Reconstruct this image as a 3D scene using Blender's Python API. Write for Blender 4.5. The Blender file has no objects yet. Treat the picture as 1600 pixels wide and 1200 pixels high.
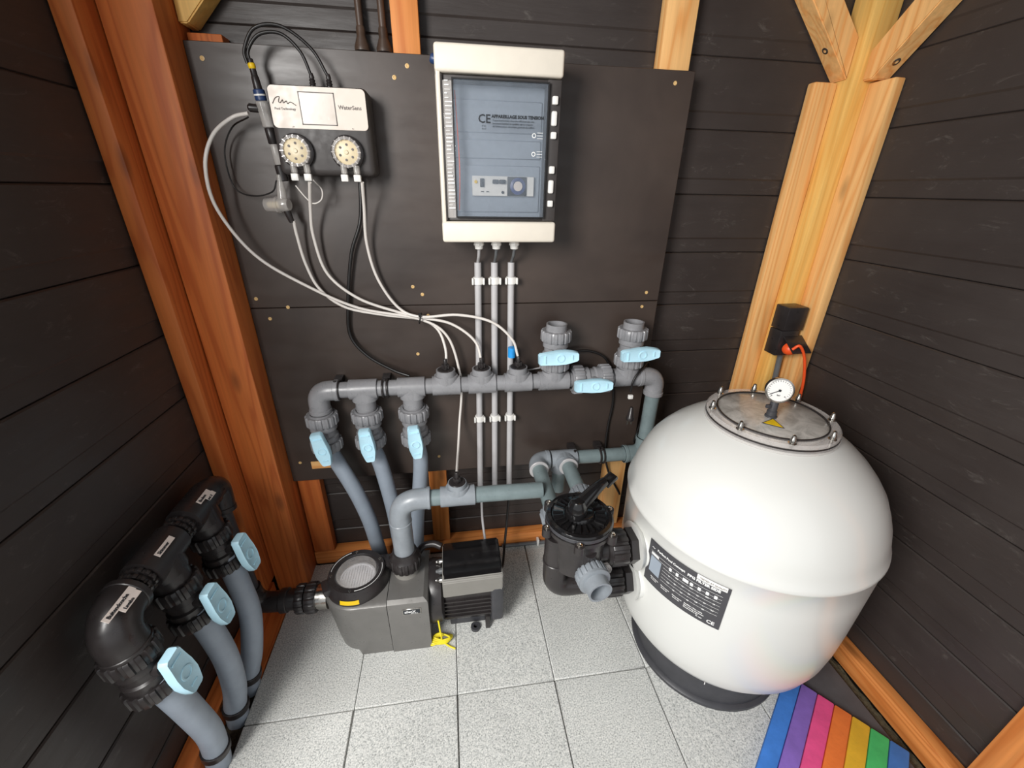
import bpy, bmesh, math, random
from mathutils import Vector, Matrix
random.seed(7)
SC = bpy.context.scene
COL = SC.collection
PI = math.pi

# ------------------------------------------------------------------ camera
FPX, YAW, PITCH, ROLL, CAMH = 652.261, .151662, .4348226, .0182607, 1.38
_cy, _sy, _cp, _sp, _cr, _sr = (math.cos(YAW), math.sin(YAW), math.cos(PITCH), math.sin(PITCH), math.cos(ROLL), math.sin(ROLL))
FWD = Vector((_sy*_cp, _cy*_cp, -_sp)); _r = Vector((_cy, -_sy, 0)); _u = _r.cross(FWD)
RGT = _cr*_r + _sr*_u; UPV = -_sr*_r + _cr*_u
CPOS = Vector((0, 0, CAMH))
cam = bpy.data.cameras.new('camera'); camo = bpy.data.objects.new('camera', cam); COL.objects.link(camo)
cam.sensor_width = 36; cam.lens = FPX/1600*36; cam.clip_start = .02
camo.matrix_world = Matrix(((RGT.x, UPV.x, -FWD.x, 0), (RGT.y, UPV.y, -FWD.y, 0), (RGT.z, UPV.z, -FWD.z, CAMH), (0, 0, 0, 1)))
SC.camera = camo

# ------------------------------------------------------------------ light
W = bpy.data.worlds.new('world'); SC.world = W; W.use_nodes = True
wn = W.node_tree.nodes; wn['Background'].inputs[0].default_value = (.92, .96, 1.0, 1); wn['Background'].inputs[1].default_value = 1.0
def area(name, loc, target, sx, sy, power, color):
    l = bpy.data.lights.new(name, 'AREA'); l.shape = 'RECTANGLE'; l.size = sx; l.size_y = sy; l.energy = power; l.color = color
    o = bpy.data.objects.new(name, l); COL.objects.link(o); o.location = loc
    o.rotation_euler = (Vector(target)-Vector(loc)).to_track_quat('-Z', 'Y').to_euler(); return o
area('daylight_doorway', (-1.05, -.45, 1.75), (.50, 1.1, .40), .7, .9, 72, (1, .98, .95))
SC.view_settings.view_transform = 'Standard'; SC.view_settings.look = 'None'
SC.view_settings.exposure = -0.2; SC.view_settings.gamma = 1; SC.view_settings.use_curve_mapping = False

def at(px, py, **k):
    """point of the sight line through a pixel on one plane of the room (x=, y= or z=)"""
    d = RGT*((px-800)/FPX) + UPV*((600-py)/FPX) + FWD
    a, v = list(k.items())[0]; i = 'xyz'.index(a)
    return CPOS + d*((v-CPOS[i])/d[i])

# ------------------------------------------------------------------ materials
def lin(c):
    return tuple((x/255/12.92 if x/255 <= .04045 else ((x/255+.055)/1.055)**2.4) for x in c)+(1,)
def newmat(name):
    m = bpy.data.materials.new(name); m.use_nodes = True
    nt = m.node_tree; return m, nt, nt.nodes['Principled BSDF']
def N(nt, t, **k):
    n = nt.nodes.new(t)
    for a, b in k.items(): setattr(n, a, b)
    return n
def coords(nt, scale=(1, 1, 1), rnd=True):
    tc = N(nt, 'ShaderNodeTexCoord'); mp = N(nt, 'ShaderNodeMapping'); mp.inputs['Scale'].default_value = scale
    if rnd:
        oi = N(nt, 'ShaderNodeObjectInfo'); mu = N(nt, 'ShaderNodeMath', operation='MULTIPLY'); mu.inputs[1].default_value = 37.0
        nt.links.new(oi.outputs['Random'], mu.inputs[0])
        ad = N(nt, 'ShaderNodeVectorMath', operation='ADD'); nt.links.new(tc.outputs['Object'], ad.inputs[0]); nt.links.new(mu.outputs[0], ad.inputs[1])
        nt.links.new(ad.outputs[0], mp.inputs[0])
    else:
        nt.links.new(tc.outputs['Object'], mp.inputs[0])
    return mp.outputs[0]
def noise(nt, vec, scale, detail=3, rough=.5, dist=0):
    n = N(nt, 'ShaderNodeTexNoise'); n.inputs['Scale'].default_value = scale; n.inputs['Detail'].default_value = detail
    n.inputs['Roughness'].default_value = rough; n.inputs['Distortion'].default_value = dist
    nt.links.new(vec, n.inputs['Vector']); return n.outputs[0]
def ramp(nt, fac, stops):
    r = N(nt, 'ShaderNodeValToRGB'); e = r.color_ramp.elements
    while len(e) < len(stops): e.new(.5)
    for i, (p, c) in enumerate(stops): e[i].position = p; e[i].color = c if len(c) == 4 else tuple(c)+(1,)
    nt.links.new(fac, r.inputs[0]); return r.outputs[0]
def g(v): return (v, v, v, 1)
def mixc(nt, fac, a, b, mode='MIX'):
    m = N(nt, 'ShaderNodeMix', data_type='RGBA', blend_type=mode)
    for i, v in ((0, fac), (6, a), (7, b)):
        if hasattr(v, 'links'): nt.links.new(v, m.inputs[i])
        else: m.inputs[i].default_value = v
    return m.outputs[2]
def bump(nt, p, h, strength, dist=.002):
    b = N(nt, 'ShaderNodeBump'); b.inputs['Strength'].default_value = strength; b.inputs['Distance'].default_value = dist
    nt.links.new(h, b.inputs['Height']); nt.links.new(b.outputs[0], p.inputs['Normal'])

def plain(name, c, rough=.45, metal=0, var=.12, bumpy=.05, spec=.5, coat=0):
    m, nt, p = newmat(name)
    v = coords(nt); n = noise(nt, v, 22, 4, .6)
    c = lin(c); lo = tuple(x*(1-var) for x in c[:3])+(1,); hi = tuple(min(1, x*(1+var)) for x in c[:3])+(1,)
    nt.links.new(ramp(nt, n, [(.3, lo), (.7, hi)]), p.inputs['Base Color'])
    nt.links.new(ramp(nt, noise(nt, v, 60, 3), [(.3, g(max(0, rough-.06))), (.7, g(min(1, rough+.08)))]), p.inputs['Roughness'])
    p.inputs['Metallic'].default_value = metal; p.inputs['Specular IOR Level'].default_value = spec; p.inputs['Coat Weight'].default_value = coat
    if bumpy: bump(nt, p, noise(nt, v, 150, 2), bumpy, .001)
    return m
def wood(name, light, dark, axis, rough=.55):
    m, nt, p = newmat(name)
    s = [1, 1, 1]; s['xyz'.index(axis)] = .07
    v = coords(nt, tuple(s))
    n = noise(nt, v, 7, 3, .45, .3)
    mu = N(nt, 'ShaderNodeMath', operation='MULTIPLY'); mu.inputs[1].default_value = 95; nt.links.new(n, mu.inputs[0])
    si = N(nt, 'ShaderNodeMath', operation='SINE'); nt.links.new(mu.outputs[0], si.inputs[0])
    ma = N(nt, 'ShaderNodeMapRange'); ma.inputs[1].default_value = -1; nt.links.new(si.outputs[0], ma.inputs[0])
    base = mixc(nt, ramp(nt, ma.outputs[0], [(.0, g(0)), (.75, g(.35)), (1, g(.9))]), lin(light), lin(dark))
    s2 = [90, 90, 90]; s2['xyz'.index(axis)] = 3
    v2 = coords(nt, tuple(s2)); f = noise(nt, v2, 1, 3, .6)
    col = mixc(nt, .45, base, ramp(nt, f, [(.25, g(.55)), (.7, g(1))]), 'MULTIPLY')
    # knots
    sv = [9, 9, 9]; sv['xyz'.index(axis)] = 3.2
    vo = N(nt, 'ShaderNodeTexVoronoi'); vo.inputs['Scale'].default_value = 1; nt.links.new(coords(nt, tuple(sv)), vo.inputs['Vector'])
    kn = ramp(nt, vo.outputs['Distance'], [(.05, g(1)), (.16, g(0))])
    km = N(nt, 'ShaderNodeMath', operation='MULTIPLY'); km.inputs[1].default_value = .6; nt.links.new(kn, km.inputs[0])
    col = mixc(nt, km.outputs[0], col, lin(tuple(x*.55 for x in dark)))
    nt.links.new(col, p.inputs['Base Color']); p.inputs['Roughness'].default_value = rough
    bump(nt, p, f, .12, .001); return m

M = {}
RIGHTL, RIGHTD = (252, 198, 130), (240, 168, 96)
LEFTL, LEFTD = (212, 118, 56), (188, 94, 40)
for ax in 'xyz':
    M['pine_'+ax] = wood('pine_'+ax, RIGHTL, RIGHTD, ax); M['larch_'+ax] = wood('larch_'+ax, LEFTL, LEFTD, ax)
for ax in 'xyz': M['amber_'+ax] = wood('amber_'+ax, (234, 150, 80), (208, 120, 54), ax)
M['yellow_pine_z'] = wood('yellow_pine_z', (246, 198, 112), (238, 180, 92), 'z')
def black_wood(name, axis):
    m, nt, p = newmat(name)
    s = [1, 1, 1]; s['xyz'.index(axis)] = .12
    v = coords(nt, tuple(s)); n = noise(nt, v, 26, 5, .65, .4); n2 = noise(nt, coords(nt), 5, 4, .6)
    c = mixc(nt, n2, lin((46, 39, 37)), lin((66, 59, 56)))
    # rubbed marks and chalky scuffs
    sc = ramp(nt, noise(nt, coords(nt, (3, 3, 8)), 4, 6, .8, .8), [(.58, g(0)), (.70, g(.45)), (.76, g(.7))])
    c = mixc(nt, sc, c, lin((104, 99, 94)))
    nt.links.new(c, p.inputs['Base Color'])
    nt.links.new(ramp(nt, n, [(.3, g(.36)), (.75, g(.58))]), p.inputs['Roughness'])
    bump(nt, p, n, .5, .002); return m
for ax in 'xy': M['black_wood_'+ax] = black_wood('black_stained_wood_'+ax, ax)
def film_ply():
    m, nt, p = newmat('black_film_plywood')
    v = coords(nt); n = noise(nt, v, 3.2, 5, .6, .3)
    c = ramp(nt, n, [(.3, lin((54, 45, 41))), (.7, lin((73, 62, 56)))])
    sc = ramp(nt, noise(nt, coords(nt, (30, 30, 2.5)), 1.3, 4, .7, .5), [(.71, g(0)), (.78, g(.3))])
    c = mixc(nt, sc, c, lin((110, 104, 98)))
    nt.links.new(c, p.inputs['Base Color'])
    nt.links.new(ramp(nt, noise(nt, coords(nt, (2, 2, 9)), 2, 5, .6), [(.3, g(.30)), (.7, g(.48))]), p.inputs['Roughness'])
    bump(nt, p, noise(nt, v, 9, 3), .12, .004); return m
M['ply'] = film_ply()
def granite():
    m, nt, p = newmat('speckled_rubber_tile')
    v = coords(nt); n = noise(nt, v, 260, 3, .7); big = noise(nt, v, 4, 4, .6)
    c = ramp(nt, n, [(.32, lin((134, 136, 134))), (.45, lin((198, 200, 197))), (.56, lin((222, 222, 218))), (.7, lin((246, 246, 240)))])
    c = mixc(nt, .25, c, ramp(nt, big, [(.3, g(.55)), (.7, g(1))]), 'MULTIPLY')
    nt.links.new(c, p.inputs['Base Color']); p.inputs['Roughness'].default_value = .85
    bump(nt, p, n, .5, .002); return m
M['tile'] = granite()
def dirt(name, a, b, sc=60):
    m, nt, p = newmat(name); v = coords(nt); n = noise(nt, v, sc, 6, .75)
    nt.links.new(ramp(nt, n, [(.3, lin(a)), (.7, lin(b))]), p.inputs['Base Color']); p.inputs['Roughness'].default_value = .95
    bump(nt, p, n, 1, .01); return m
M['soil'] = dirt('dark_soil', (30, 24, 18), (96, 82, 62)); M['moss'] = dirt('mossy_grit', (58, 52, 36), (122, 112, 86), 90)
M['gravel'] = dirt('gravel_ground', (96, 92, 84), (150, 146, 138), 30)
M['pvc'] = plain('grey_pvc', (138, 138, 141), .3); M['pvc_teal'] = plain('grey_green_pvc', (118, 132, 134), .33)
M['pvc_mid'] = plain('mid_grey_pvc', (138, 144, 150), .34); M['hose'] = plain('flexible_grey_hose', (146, 156, 168), .5, var=.06)
M['abs'] = plain('black_plastic', (44, 40, 40), .32, var=.2); M['abs_gloss'] = plain('glossy_black', (24, 23, 24), .12, var=.2, bumpy=.02)
M['blue'] = plain('light_blue_plastic', (186, 226, 242), .4, var=.05); M['cream'] = plain('cream_white_plastic', (226, 218, 204), .4, var=.03)
M['conduit'] = plain('light_grey_conduit', (184, 182, 183), .42, var=.06); M['white'] = plain('white_plastic', (232, 230, 226), .35, var=.03)
M['tube'] = plain('white_tubing', (222, 216, 210), .35, var=.03); M['cable'] = plain('black_cable', (26, 24, 24), .4); M['cable_grey'] = plain('grey_cable', (96, 98, 100), .45)
M['tank'] = plain('white_tank', (218, 218, 214), .26, var=.004, bumpy=0, coat=.3)
M['tank'].node_tree.nodes['Principled BSDF'].inputs['Roughness'].default_value = .3
for _l in list(M['tank'].node_tree.links):
    if _l.to_socket.name == 'Roughness': M['tank'].node_tree.links.remove(_l)
M['slab'] = plain('dark_rubber', (84, 82, 84), .6)
M['base'] = plain('dark_grey_base', (62, 62, 66), .42, var=.15); M['chrome'] = plain('steel', (196, 192, 186), .22, metal=1, var=.1)
M['brass'] = plain('pale_screw_head', (214, 178, 120), .4, var=.1); M['pump'] = plain('grey_metallic_plastic', (118, 116, 113), .33, metal=.25, var=.06)
M['pump_lite'] = plain('warm_grey_plastic', (134, 131, 125), .42, var=.04); M['ctrl'] = plain('charcoal_plastic', (62, 58, 57), .5, var=.06)
M['face'] = plain('pale_faceplate', (218, 205, 192), .35, var=.02); M['screen'] = plain('blank_screen', (206, 194, 182), .22, var=.02)
M['ink'] = plain('dark_grey_print', (92, 84, 80), .5, bumpy=0); M['inkblack'] = plain('black_print', (34, 38, 44), .5, bumpy=0)
M['inkwhite'] = plain('white_print', (236, 236, 234), .5, bumpy=0, var=.02); M['label'] = plain('charcoal_label', (66, 65, 69), .4, var=.04)
M['yellow'] = plain('yellow_sticker', (238, 196, 20), .45, var=.08); M['greenyellow'] = plain('earth_wire_yellow', (232, 214, 30), .4, var=.2)
M['orange'] = plain('orange_plastic', (255, 92, 40), .4, var=.05); M['rotor'] = plain('ivory_rotor', (222, 206, 172), .4, var=.08)
M['inner'] = plain('blue_grey_insert', (150, 160, 172), .5, var=.04); M['navy'] = plain('navy_dial', (52, 66, 124), .35); M['paleblue'] = plain('blue_tape', (40, 150, 225), .4)
M['basket'] = plain('pale_basket', (200, 200, 204), .5, var=.1); M['paper'] = plain('label_tape', (226, 214, 206), .45, var=.03)
M['pipe_brown'] = plain('brown_pipe', (74, 58, 48), .4, var=.3); M['blue_cap'] = plain('dark_blue_plug', (40, 62, 104), .4)
def milky():
    m, nt, p = newmat('dusty_lid'); v = coords(nt); n = noise(nt, v, 24, 6, .7, .6)
    nt.links.new(ramp(nt, n, [(.3, lin((136, 132, 126))), (.55, lin((188, 184, 178))), (.75, lin((208, 204, 198)))]), p.inputs['Base Color'])
    p.inputs['Roughness'].default_value = .3; p.inputs['Coat Weight'].default_value = .6; p.inputs['Coat Roughness'].default_value = .08; return m
M['lid'] = milky()
def clear(name, tint, alpha, rough=.05):
    m, nt, p = newmat(name); v = coords(nt)
    p.inputs['Base Color'].default_value = lin(tint); p.inputs['Roughness'].default_value = rough
    n = ramp(nt, noise(nt, v, 30, 3), [(.3, g(max(0, alpha-.04))), (.7, g(alpha+.04))])
    nt.links.new(n, p.inputs['Alpha']); p.inputs['Coat Weight'].default_value = .5; return m
M['clear'] = clear('clear_acrylic', (246, 240, 236), .30); M['smoke'] = clear('smoked_door', (140, 150, 162), .22, .04)
M['clear_soft'] = clear('clear_tube', (200, 195, 190), .5, .15)
for nm, c in dict(foam_blue=(64, 128, 214), foam_purple=(136, 104, 190), foam_pink=(242, 86, 146), foam_orange=(252, 128, 56), foam_yellow=(236, 184, 48), foam_green=(80, 200, 112), foam_blue2=(74, 126, 200)).items():
    M[nm] = plain(nm, c, .8, var=.12, bumpy=.3)

# ------------------------------------------------------------------ objects
LOC = {}
def tag(o, label=None, cat=None, group=None, kind=None):
    if label: o['label'] = label
    if cat: o['category'] = cat
    if group: o['group'] = group
    if kind: o['kind'] = kind
    return o
def thing(name, label, cat, loc, group=None):
    o = bpy.data.objects.new(name, None); COL.objects.link(o); o.location = loc; o.empty_display_size = .03
    LOC[o] = Vector(loc); return tag(o, label, cat, group)
def obj(name, bm, mat, parent=None, loc=None, smooth=40, label=None):
    """link bm (world coordinates) as ONE mesh object, below PARENT or at LOC"""
    L = LOC[parent] if parent is not None else Vector(loc or (0, 0, 0))
    bmesh.ops.translate(bm, verts=bm.verts, vec=-L)
    bmesh.ops.recalc_face_normals(bm, faces=bm.faces)
    me = bpy.data.meshes.new(name); bm.to_mesh(me); bm.free()
    for m in (mat if isinstance(mat, (list, tuple)) else [mat]): me.materials.append(M[m])
    me.shade_smooth(); me.set_sharp_from_angle(angle=math.radians(smooth))
    o = bpy.data.objects.new(name, me); COL.objects.link(o)
    if parent is not None: o.parent = parent
    else: o.location = L
    LOC[o] = L
    if label: o['label'] = label
    return o
B = bmesh.new
V = Vector
def box(bm, x0, x1, y0, y1, z0, z1, bev=0, seg=2):
    r = bmesh.ops.create_cube(bm, size=1)['verts']
    for v in r: v.co = V(((x0+x1)/2+v.co.x*(x1-x0), (y0+y1)/2+v.co.y*(y1-y0), (z0+z1)/2+v.co.z*(z1-z0)))
    if bev:
        es = {e for v in r for e in v.link_edges}
        bmesh.ops.bevel(bm, geom=list(es), offset=bev, segments=seg, affect='EDGES', profile=.5)
    return bm
def basis(d, hint=None):
    d = V(d).normalized(); h = V(hint) if hint else (V((0, 0, 1)) if abs(d.z) < .9 else V((0, 1, 0)))
    u = h.cross(d).normalized(); return u, d.cross(u).normalized(), d
def obox(bm, c, d, n, l, w, h, bev=0):
    """box centred at c: length l along d, height h along n, width w across"""
    d = V(d).normalized(); n = V(n); n = (n-d*n.dot(d)).normalized(); s = n.cross(d)
    t = B(); box(t, -l/2, l/2, -w/2, w/2, -h/2, h/2, bev)
    for v in t.verts: v.co = V(c)+d*v.co.x+s*v.co.y+n*v.co.z
    merge(bm, t); return bm
def merge(bm, t):
    me = bpy.data.meshes.new('tmp'); t.to_mesh(me); t.free(); bm.from_mesh(me); bpy.data.meshes.remove(me)
def lathe(bm, prof, o, d, seg=32, cap0=True, cap1=True, hint=None):
    """prof: list of (radius, height along d)"""
    u, v, d = basis(d, hint); o = V(o); rings = []
    for r, h in prof:
        if r < 1e-6: rings.append([bm.verts.new(o+d*h)])
        else: rings.append([bm.verts.new(o+d*h+u*r*math.cos(2*PI*k/seg)+v*r*math.sin(2*PI*k/seg)) for k in range(seg)])
    for a, b in zip(rings, rings[1:]):
        for k in range(seg):
            k2 = (k+1) % seg
            if len(a) == 1 and len(b) == 1: continue
            if len(a) == 1: bm.faces.new((a[0], b[k], b[k2]))
            elif len(b) == 1: bm.faces.new((a[k], a[k2], b[0]))
            else: bm.faces.new((a[k], a[k2], b[k2], b[k]))
    if cap0 and len(rings[0]) > 1: bm.faces.new(rings[0])
    if cap1 and len(rings[-1]) > 1: bm.faces.new(rings[-1])
    return bm
def cyl(bm, a, b, r, r2=None, seg=20):
    a = V(a); b = V(b); return lathe(bm, [(r, 0), (r if r2 is None else r2, (b-a).length)], a, b-a, seg)
def ring(bm, o, d, ro, ri, h, seg=32, c=.0015):
    return lathe(bm, [(ri, 0), (ro-c, 0), (ro, c), (ro, h-c), (ro-c, h), (ri, h), (ri, 0)], o, d, seg, False, False)
def ribs(bm, o, d, r0, r1, h, n=14, frac=.5, seg=2):
    """a toothed ring: n ribs of radius r1 on a core r0"""
    u, v, d = basis(d); o = V(o); pts = []
    for k in range(n):
        for f, r in ((0, r0), (.12, r1), (.12+frac*.9, r1), (.24+frac*.9, r0)):
            a = 2*PI*(k+f)/n; pts.append((u*math.cos(a)+v*math.sin(a), r))
    lays = []
    for hh, s in ((0, .95), (.003, 1), (h-.003, 1), (h, .95)): lays.append([bm.verts.new(o+d*hh+p*r*s) for p, r in pts])
    m = len(pts)
    for a, b in zip(lays, lays[1:]):
        for k in range(m): bm.faces.new((a[k], a[(k+1) % m], b[(k+1) % m], b[k]))
    bm.faces.new(lays[0]); bm.faces.new(lays[-1]); return bm
def smooth_path(pts, n=8):
    P = [V(p) for p in pts]; P = [P[0]*2-P[1]]+P+[P[-1]*2-P[-2]]; out = []
    for i in range(1, len(P)-2):
        for k in range(n):
            t = k/n; a, b, c, d = P[i-1:i+3]
            out.append(.5*((2*b)+(c-a)*t+(2*a-5*b+4*c-d)*t*t+(3*b-a-3*c+d)*t**3))
    out.append(P[-2]); return out
def bend_path(pts, rad, n=8):
    """straight legs with round corners"""
    P = [V(p) for p in pts]; out = [P[0]]
    for i in range(1, len(P)-1):
        a = (P[i-1]-P[i]).normalized(); b = (P[i+1]-P[i]).normalized(); r = rad
        p0 = P[i]+a*r; p1 = P[i]+b*r
        for k in range(n+1):
            t = k/n; q = p0*(1-t)**2+P[i]*2*t*(1-t)*.97+p1*t*t + P[i]*(2*t*(1-t)*.03); out.append(q)
    out.append(P[-1]); return out
def sweep(bm, pts, r, seg=14, caps=True):
    P = [V(p) for p in pts]; n = len(P); R = r if isinstance(r, (list, tuple)) else [r]*n
    tang = [(P[min(i+1, n-1)]-P[max(i-1, 0)]).normalized() for i in range(n)]
    u = basis(tang[0])[0]; rings = []
    for i in range(n):
        u = (u-tang[i]*u.dot(tang[i])).normalized(); v = tang[i].cross(u)
        rings.append([bm.verts.new(P[i]+(u*math.cos(2*PI*k/seg)+v*math.sin(2*PI*k/seg))*R[i]) for k in range(seg)])
    for a, b in zip(rings, rings[1:]):
        for k in range(seg): bm.faces.new((a[k], a[(k+1) % seg], b[(k+1) % seg], b[k]))
    if caps: bm.faces.new(rings[0]); bm.faces.new(rings[-1])
    return bm
def extrude_poly(bm, pts, d):
    a = [bm.verts.new(V(p)) for p in pts]; b = [bm.verts.new(V(p)+V(d)) for p in pts]; n = len(pts)
    bm.faces.new(a); bm.faces.new(b)
    for k in range(n): bm.faces.new((a[k], a[(k+1) % n], b[(k+1) % n], b[k]))
    return bm
def text_bm(s, size, bold=0, ext=.0004, align='LEFT'):
    c = bpy.data.curves.new('t', 'FONT'); c.body = s; c.size = size; c.extrude = ext; c.offset = bold; c.align_x = align; c.resolution_u = 2
    o = bpy.data.objects.new('t', c); COL.objects.link(o); bpy.context.view_layer.update()
    me = bpy.data.meshes.new_from_object(o); bpy.data.objects.remove(o); bpy.data.curves.remove(c)
    bm = B(); bm.from_mesh(me); bpy.data.meshes.remove(me); return bm
def place(bm, t, o, ex, ey, en=None):
    """put flat mesh t (x right, y up, z out) at o with axes ex, ey"""
    ex = V(ex).normalized(); ey = V(ey); ey = (ey-ex*ey.dot(ex)).normalized(); en = ex.cross(ey)
    for v in t.verts: v.co = V(o)+ex*v.co.x+ey*v.co.y+en*v.co.z
    merge(bm, t); return bm

XL, XR, YB, ZC = -.74, 1.24, 1.36, 2.25
YF = -.55; YL = .36   # the left wall ends at the doorway
# ------------------------------------------------------------------ the room
bm = B(); box(bm, -6, 6, -6, 6, -.2, -.06); tag(obj('ground', bm, 'gravel'), kind='structure')
bm = B(); box(bm, -.64, 1.17, YF, 1.32, -.058, -.041); floor = tag(obj('floor', bm, 'soil'), kind='structure')
xs = [-.632, -.332, -.0325, .267, .5665, .866, 1.1655]; ys = [YF, .16, .759, 1.314]
for i in range(6):
    for j in range(3):
        bm = B(); x0, x1, y0, y1 = xs[i]+.0012, xs[i+1]-.0012, ys[j]+.0012, ys[j+1]-.0012
        box(bm, x0, x1, y0, y1, -.041, 0, .0025, 1)
        c = V(((x0+x1)/2, (y0+y1)/2, 0))
        bmesh.ops.translate(bm, verts=bm.verts, vec=-c)
        o = obj('floor_tile', bm, 'tile', floor); o.location = c
bm = B(); extrude_poly(bm, [(.99, .80, .0005), (1.02, .50, .0005), (1.155, .36, .0005), (1.163, .36, .0005), (1.163, .95, .0005)], (0, 0, .006)); tag(obj('rubber_sheet', bm, 'slab', loc=(1.1, .6, 0)), 'dark smooth rubber sheet between the foam mat and the mossy strip', 'sheet')
# soil strips beside the tiles
def strip(name, x0, x1, y0, y1, z, mat, amp, label, cat):
    bm = B(); nx, ny = 6, 90; vs = [[bm.verts.new((x0+(x1-x0)*i/nx, y0+(y1-y0)*j/ny, z+random.uniform(-amp, amp))) for j in range(ny+1)] for i in range(nx+1)]
    for i in range(nx):
        for j in range(ny): bm.faces.new((vs[i][j], vs[i+1][j], vs[i+1][j+1], vs[i][j+1]))
    for e in [(vs[0], 1)]: pass
    tag(obj(name, bm, mat, smooth=20), label, cat, kind='stuff')
strip('soil_strip', -.70, -.632, YF, .88, -.02, 'soil', .006, 'dark soil and grit in the gap where the three hoses go down', 'soil')
strip('moss_strip', 1.165, 1.2, YF, 1.3, -.008, 'moss', .003, 'brown mossy grit strip between floor tiles and right sill beam', 'grit')
bm = B(); box(bm, -.70, -.634, .885, 1.2, -.04, .004, .002); tag(obj('edging_board', bm, 'larch_y', loc=(-.66, 1.0, 0)), 'reddish brown edging board lying beside the left floor tiles', 'board')

JZ = [.1331+.1777*(k-1) for k in range(0, 14)]
def plank_mesh(axis, length, inward, mat):
    """one cladding plank, origin at its lower start corner; recessed lower band, bevel, proud face"""
    h = .1777-.0012; t0, t1, tb = .0035, .0, .022
    prof = [(tb, 0), (t0+.002, 0), (t0, .002), (t0, .042), (t1, .047), (t1, h-.003), (t1+.003, h), (tb, h)]
    bm = B(); n = 12; rows = []
    for i in (0, 1):
        rows.append([bm.verts.new((i*length, p[0], p[1])) for p in prof])
    m = len(prof)
    for k in range(m): bm.faces.new((rows[0][k], rows[0][(k+1) % m], rows[1][(k+1) % m], rows[1][k]))
    bm.faces.new(rows[0]); bm.faces.new(rows[1]); bmesh.ops.recalc_face_normals(bm, faces=bm.faces)
    me = bpy.data.meshes.new('plank'); bm.to_mesh(me); bm.free(); me.materials.append(M[mat]); me.shade_flat(); return me
def wall(name, origin, rotz, length, axis):
    t = .05; bm = B()
    if name == 'wall_back': box(bm, XL-.05, XR+.05, YB+.023, YB+.07, -.06, ZC)
    elif name == 'wall_left': box(bm, XL-.07, XL-.023, YL, YB+.07, -.06, ZC)
    else: box(bm, XR+.023, XR+.07, YF, YB+.07, -.06, ZC)
    w = tag(obj(name, bm, 'black_wood_x'), kind='structure')
    # object coordinates of the planks run along local x
    me = plank_mesh(axis, length, 1, 'black_wood_x')
    for k, z in enumerate(JZ):
        if z > ZC-.1: break
        o = bpy.data.objects.new('plank', me); COL.objects.link(o); o.parent = w
        o.location = (origin[0], origin[1], z+.0006); o.rotation_euler = (0, 0, rotz)
    return w
wall('wall_back', (XL-.02, YB), 0, XR-XL+.04, 'x')
wall('wall_left', (XL, YL), PI/2, YB-YL, 'y')      # local +y points to -x
wall('wall_right', (XR, YB), -PI/2, YB-YF, 'y')
bm = B(); box(bm, XL-.07, XR+.07, YF, YB+.07, ZC, ZC+.05); tag(obj('ceiling', bm, 'black_wood_y'), kind='structure')

# ------------------------------------------------------------------ timber frame
def beam(name, x0, x1, y0, y1, z0, z1, mat, label, cat, bev=.003, group=None):
    bm = B(); box(bm, x0, x1, y0, y1, z0, z1, bev, 2)
    return tag(obj(name, bm, mat, loc=((x0+x1)/2, (y0+y1)/2, z0)), label, cat, group)
beam('corner_post', -.693, -.583, 1.215, YB-.002, -.04, 2.24, 'larch_z', 'broad reddish corner post left of the black backing boards', 'post', .006)
beam('batten', XL+.002, -.695, 1.15, 1.24, .062, 2.24, 'larch_z', 'narrow upright batten on the left wall beside the reddish corner post', 'batten', .004)
beam('corner_post', 1.155, XR-.002, 1.278, YB-.002, -.04, 2.24, 'yellow_pine_z', 'yellow corner post behind the white tank, between two shorter battens', 'post', .007)
beam('batten', 1.078, 1.153, 1.327, YB-.002, .067, 1.681, 'pine_z', 'shorter pine batten on the back wall, left of the yellow corner post', 'batten', .006)
beam('batten', 1.205, XR-.002, 1.196, 1.276, .077, 1.672, 'pine_z', 'shorter pine batten on the right wall, right of the yellow corner post', 'batten', .004)
beam('wall_stud', -.112, -.045, 1.317, YB-.002, .066, 2.24, 'amber_z', 'orange stud rising behind the backing boards, left of the white electrical cabinet', 'stud')
beam('wall_stud', .590, .676, 1.317, YB-.002, 0.066, 2.24, 'pine_z', 'pine stud behind the backing boards near their right edge', 'stud')
beam('wall_stud', -.578, -.502, 1.317, YB-.002, .066, 1.700, 'larch_z', 'reddish stud beside the left corner post with its sawn top just above the backing board', 'stud')
beam('sill_beam', -.58, 1.15, 1.316, YB-.002, 0, .062, 'amber_x', 'orange sill beam on the floor along the back wall', 'beam', .003)
beam('sill_beam', 1.198, XR-.002, YF, 1.27, 0, .072, 'amber_y', 'orange sill beam on the floor along the right wall', 'beam', .003)
beam('sill_beam', XL+.002, -.69, YL, 1.20, -.03, .058, 'larch_y', 'reddish sill beam on the floor along the left wall behind the hoses', 'beam', .003)
beam('wall_stud', 1.195, XR-.002, .28, .362, 0.074, 2.24, 'amber_z', 'bright orange upright stud on the right wall in the lower right corner of the photo', 'stud', .003)
def brace(name, poly, depth, mat, label):
    """a timber cut from a side outline POLY and pushed back by DEPTH"""
    t = thing(name, label, 'brace', poly[0])
    bm = B(); extrude_poly(bm, poly, depth); bmesh.ops.bevel(bm, geom=bm.edges[:], offset=.003, segments=2, affect='EDGES'); obj('timber', bm, mat, t)
    return t
def bolt_head(parent, p, n, r=.006):
    bm = B(); lathe(bm, [(r*1.25, 0), (r*1.25, .0015), (r, .002), (r, .005), (r*.5, .006), (r*.5, .003), (0, .003)], p, n, 12); return obj('bolt', bm, 'chrome', parent)
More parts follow.
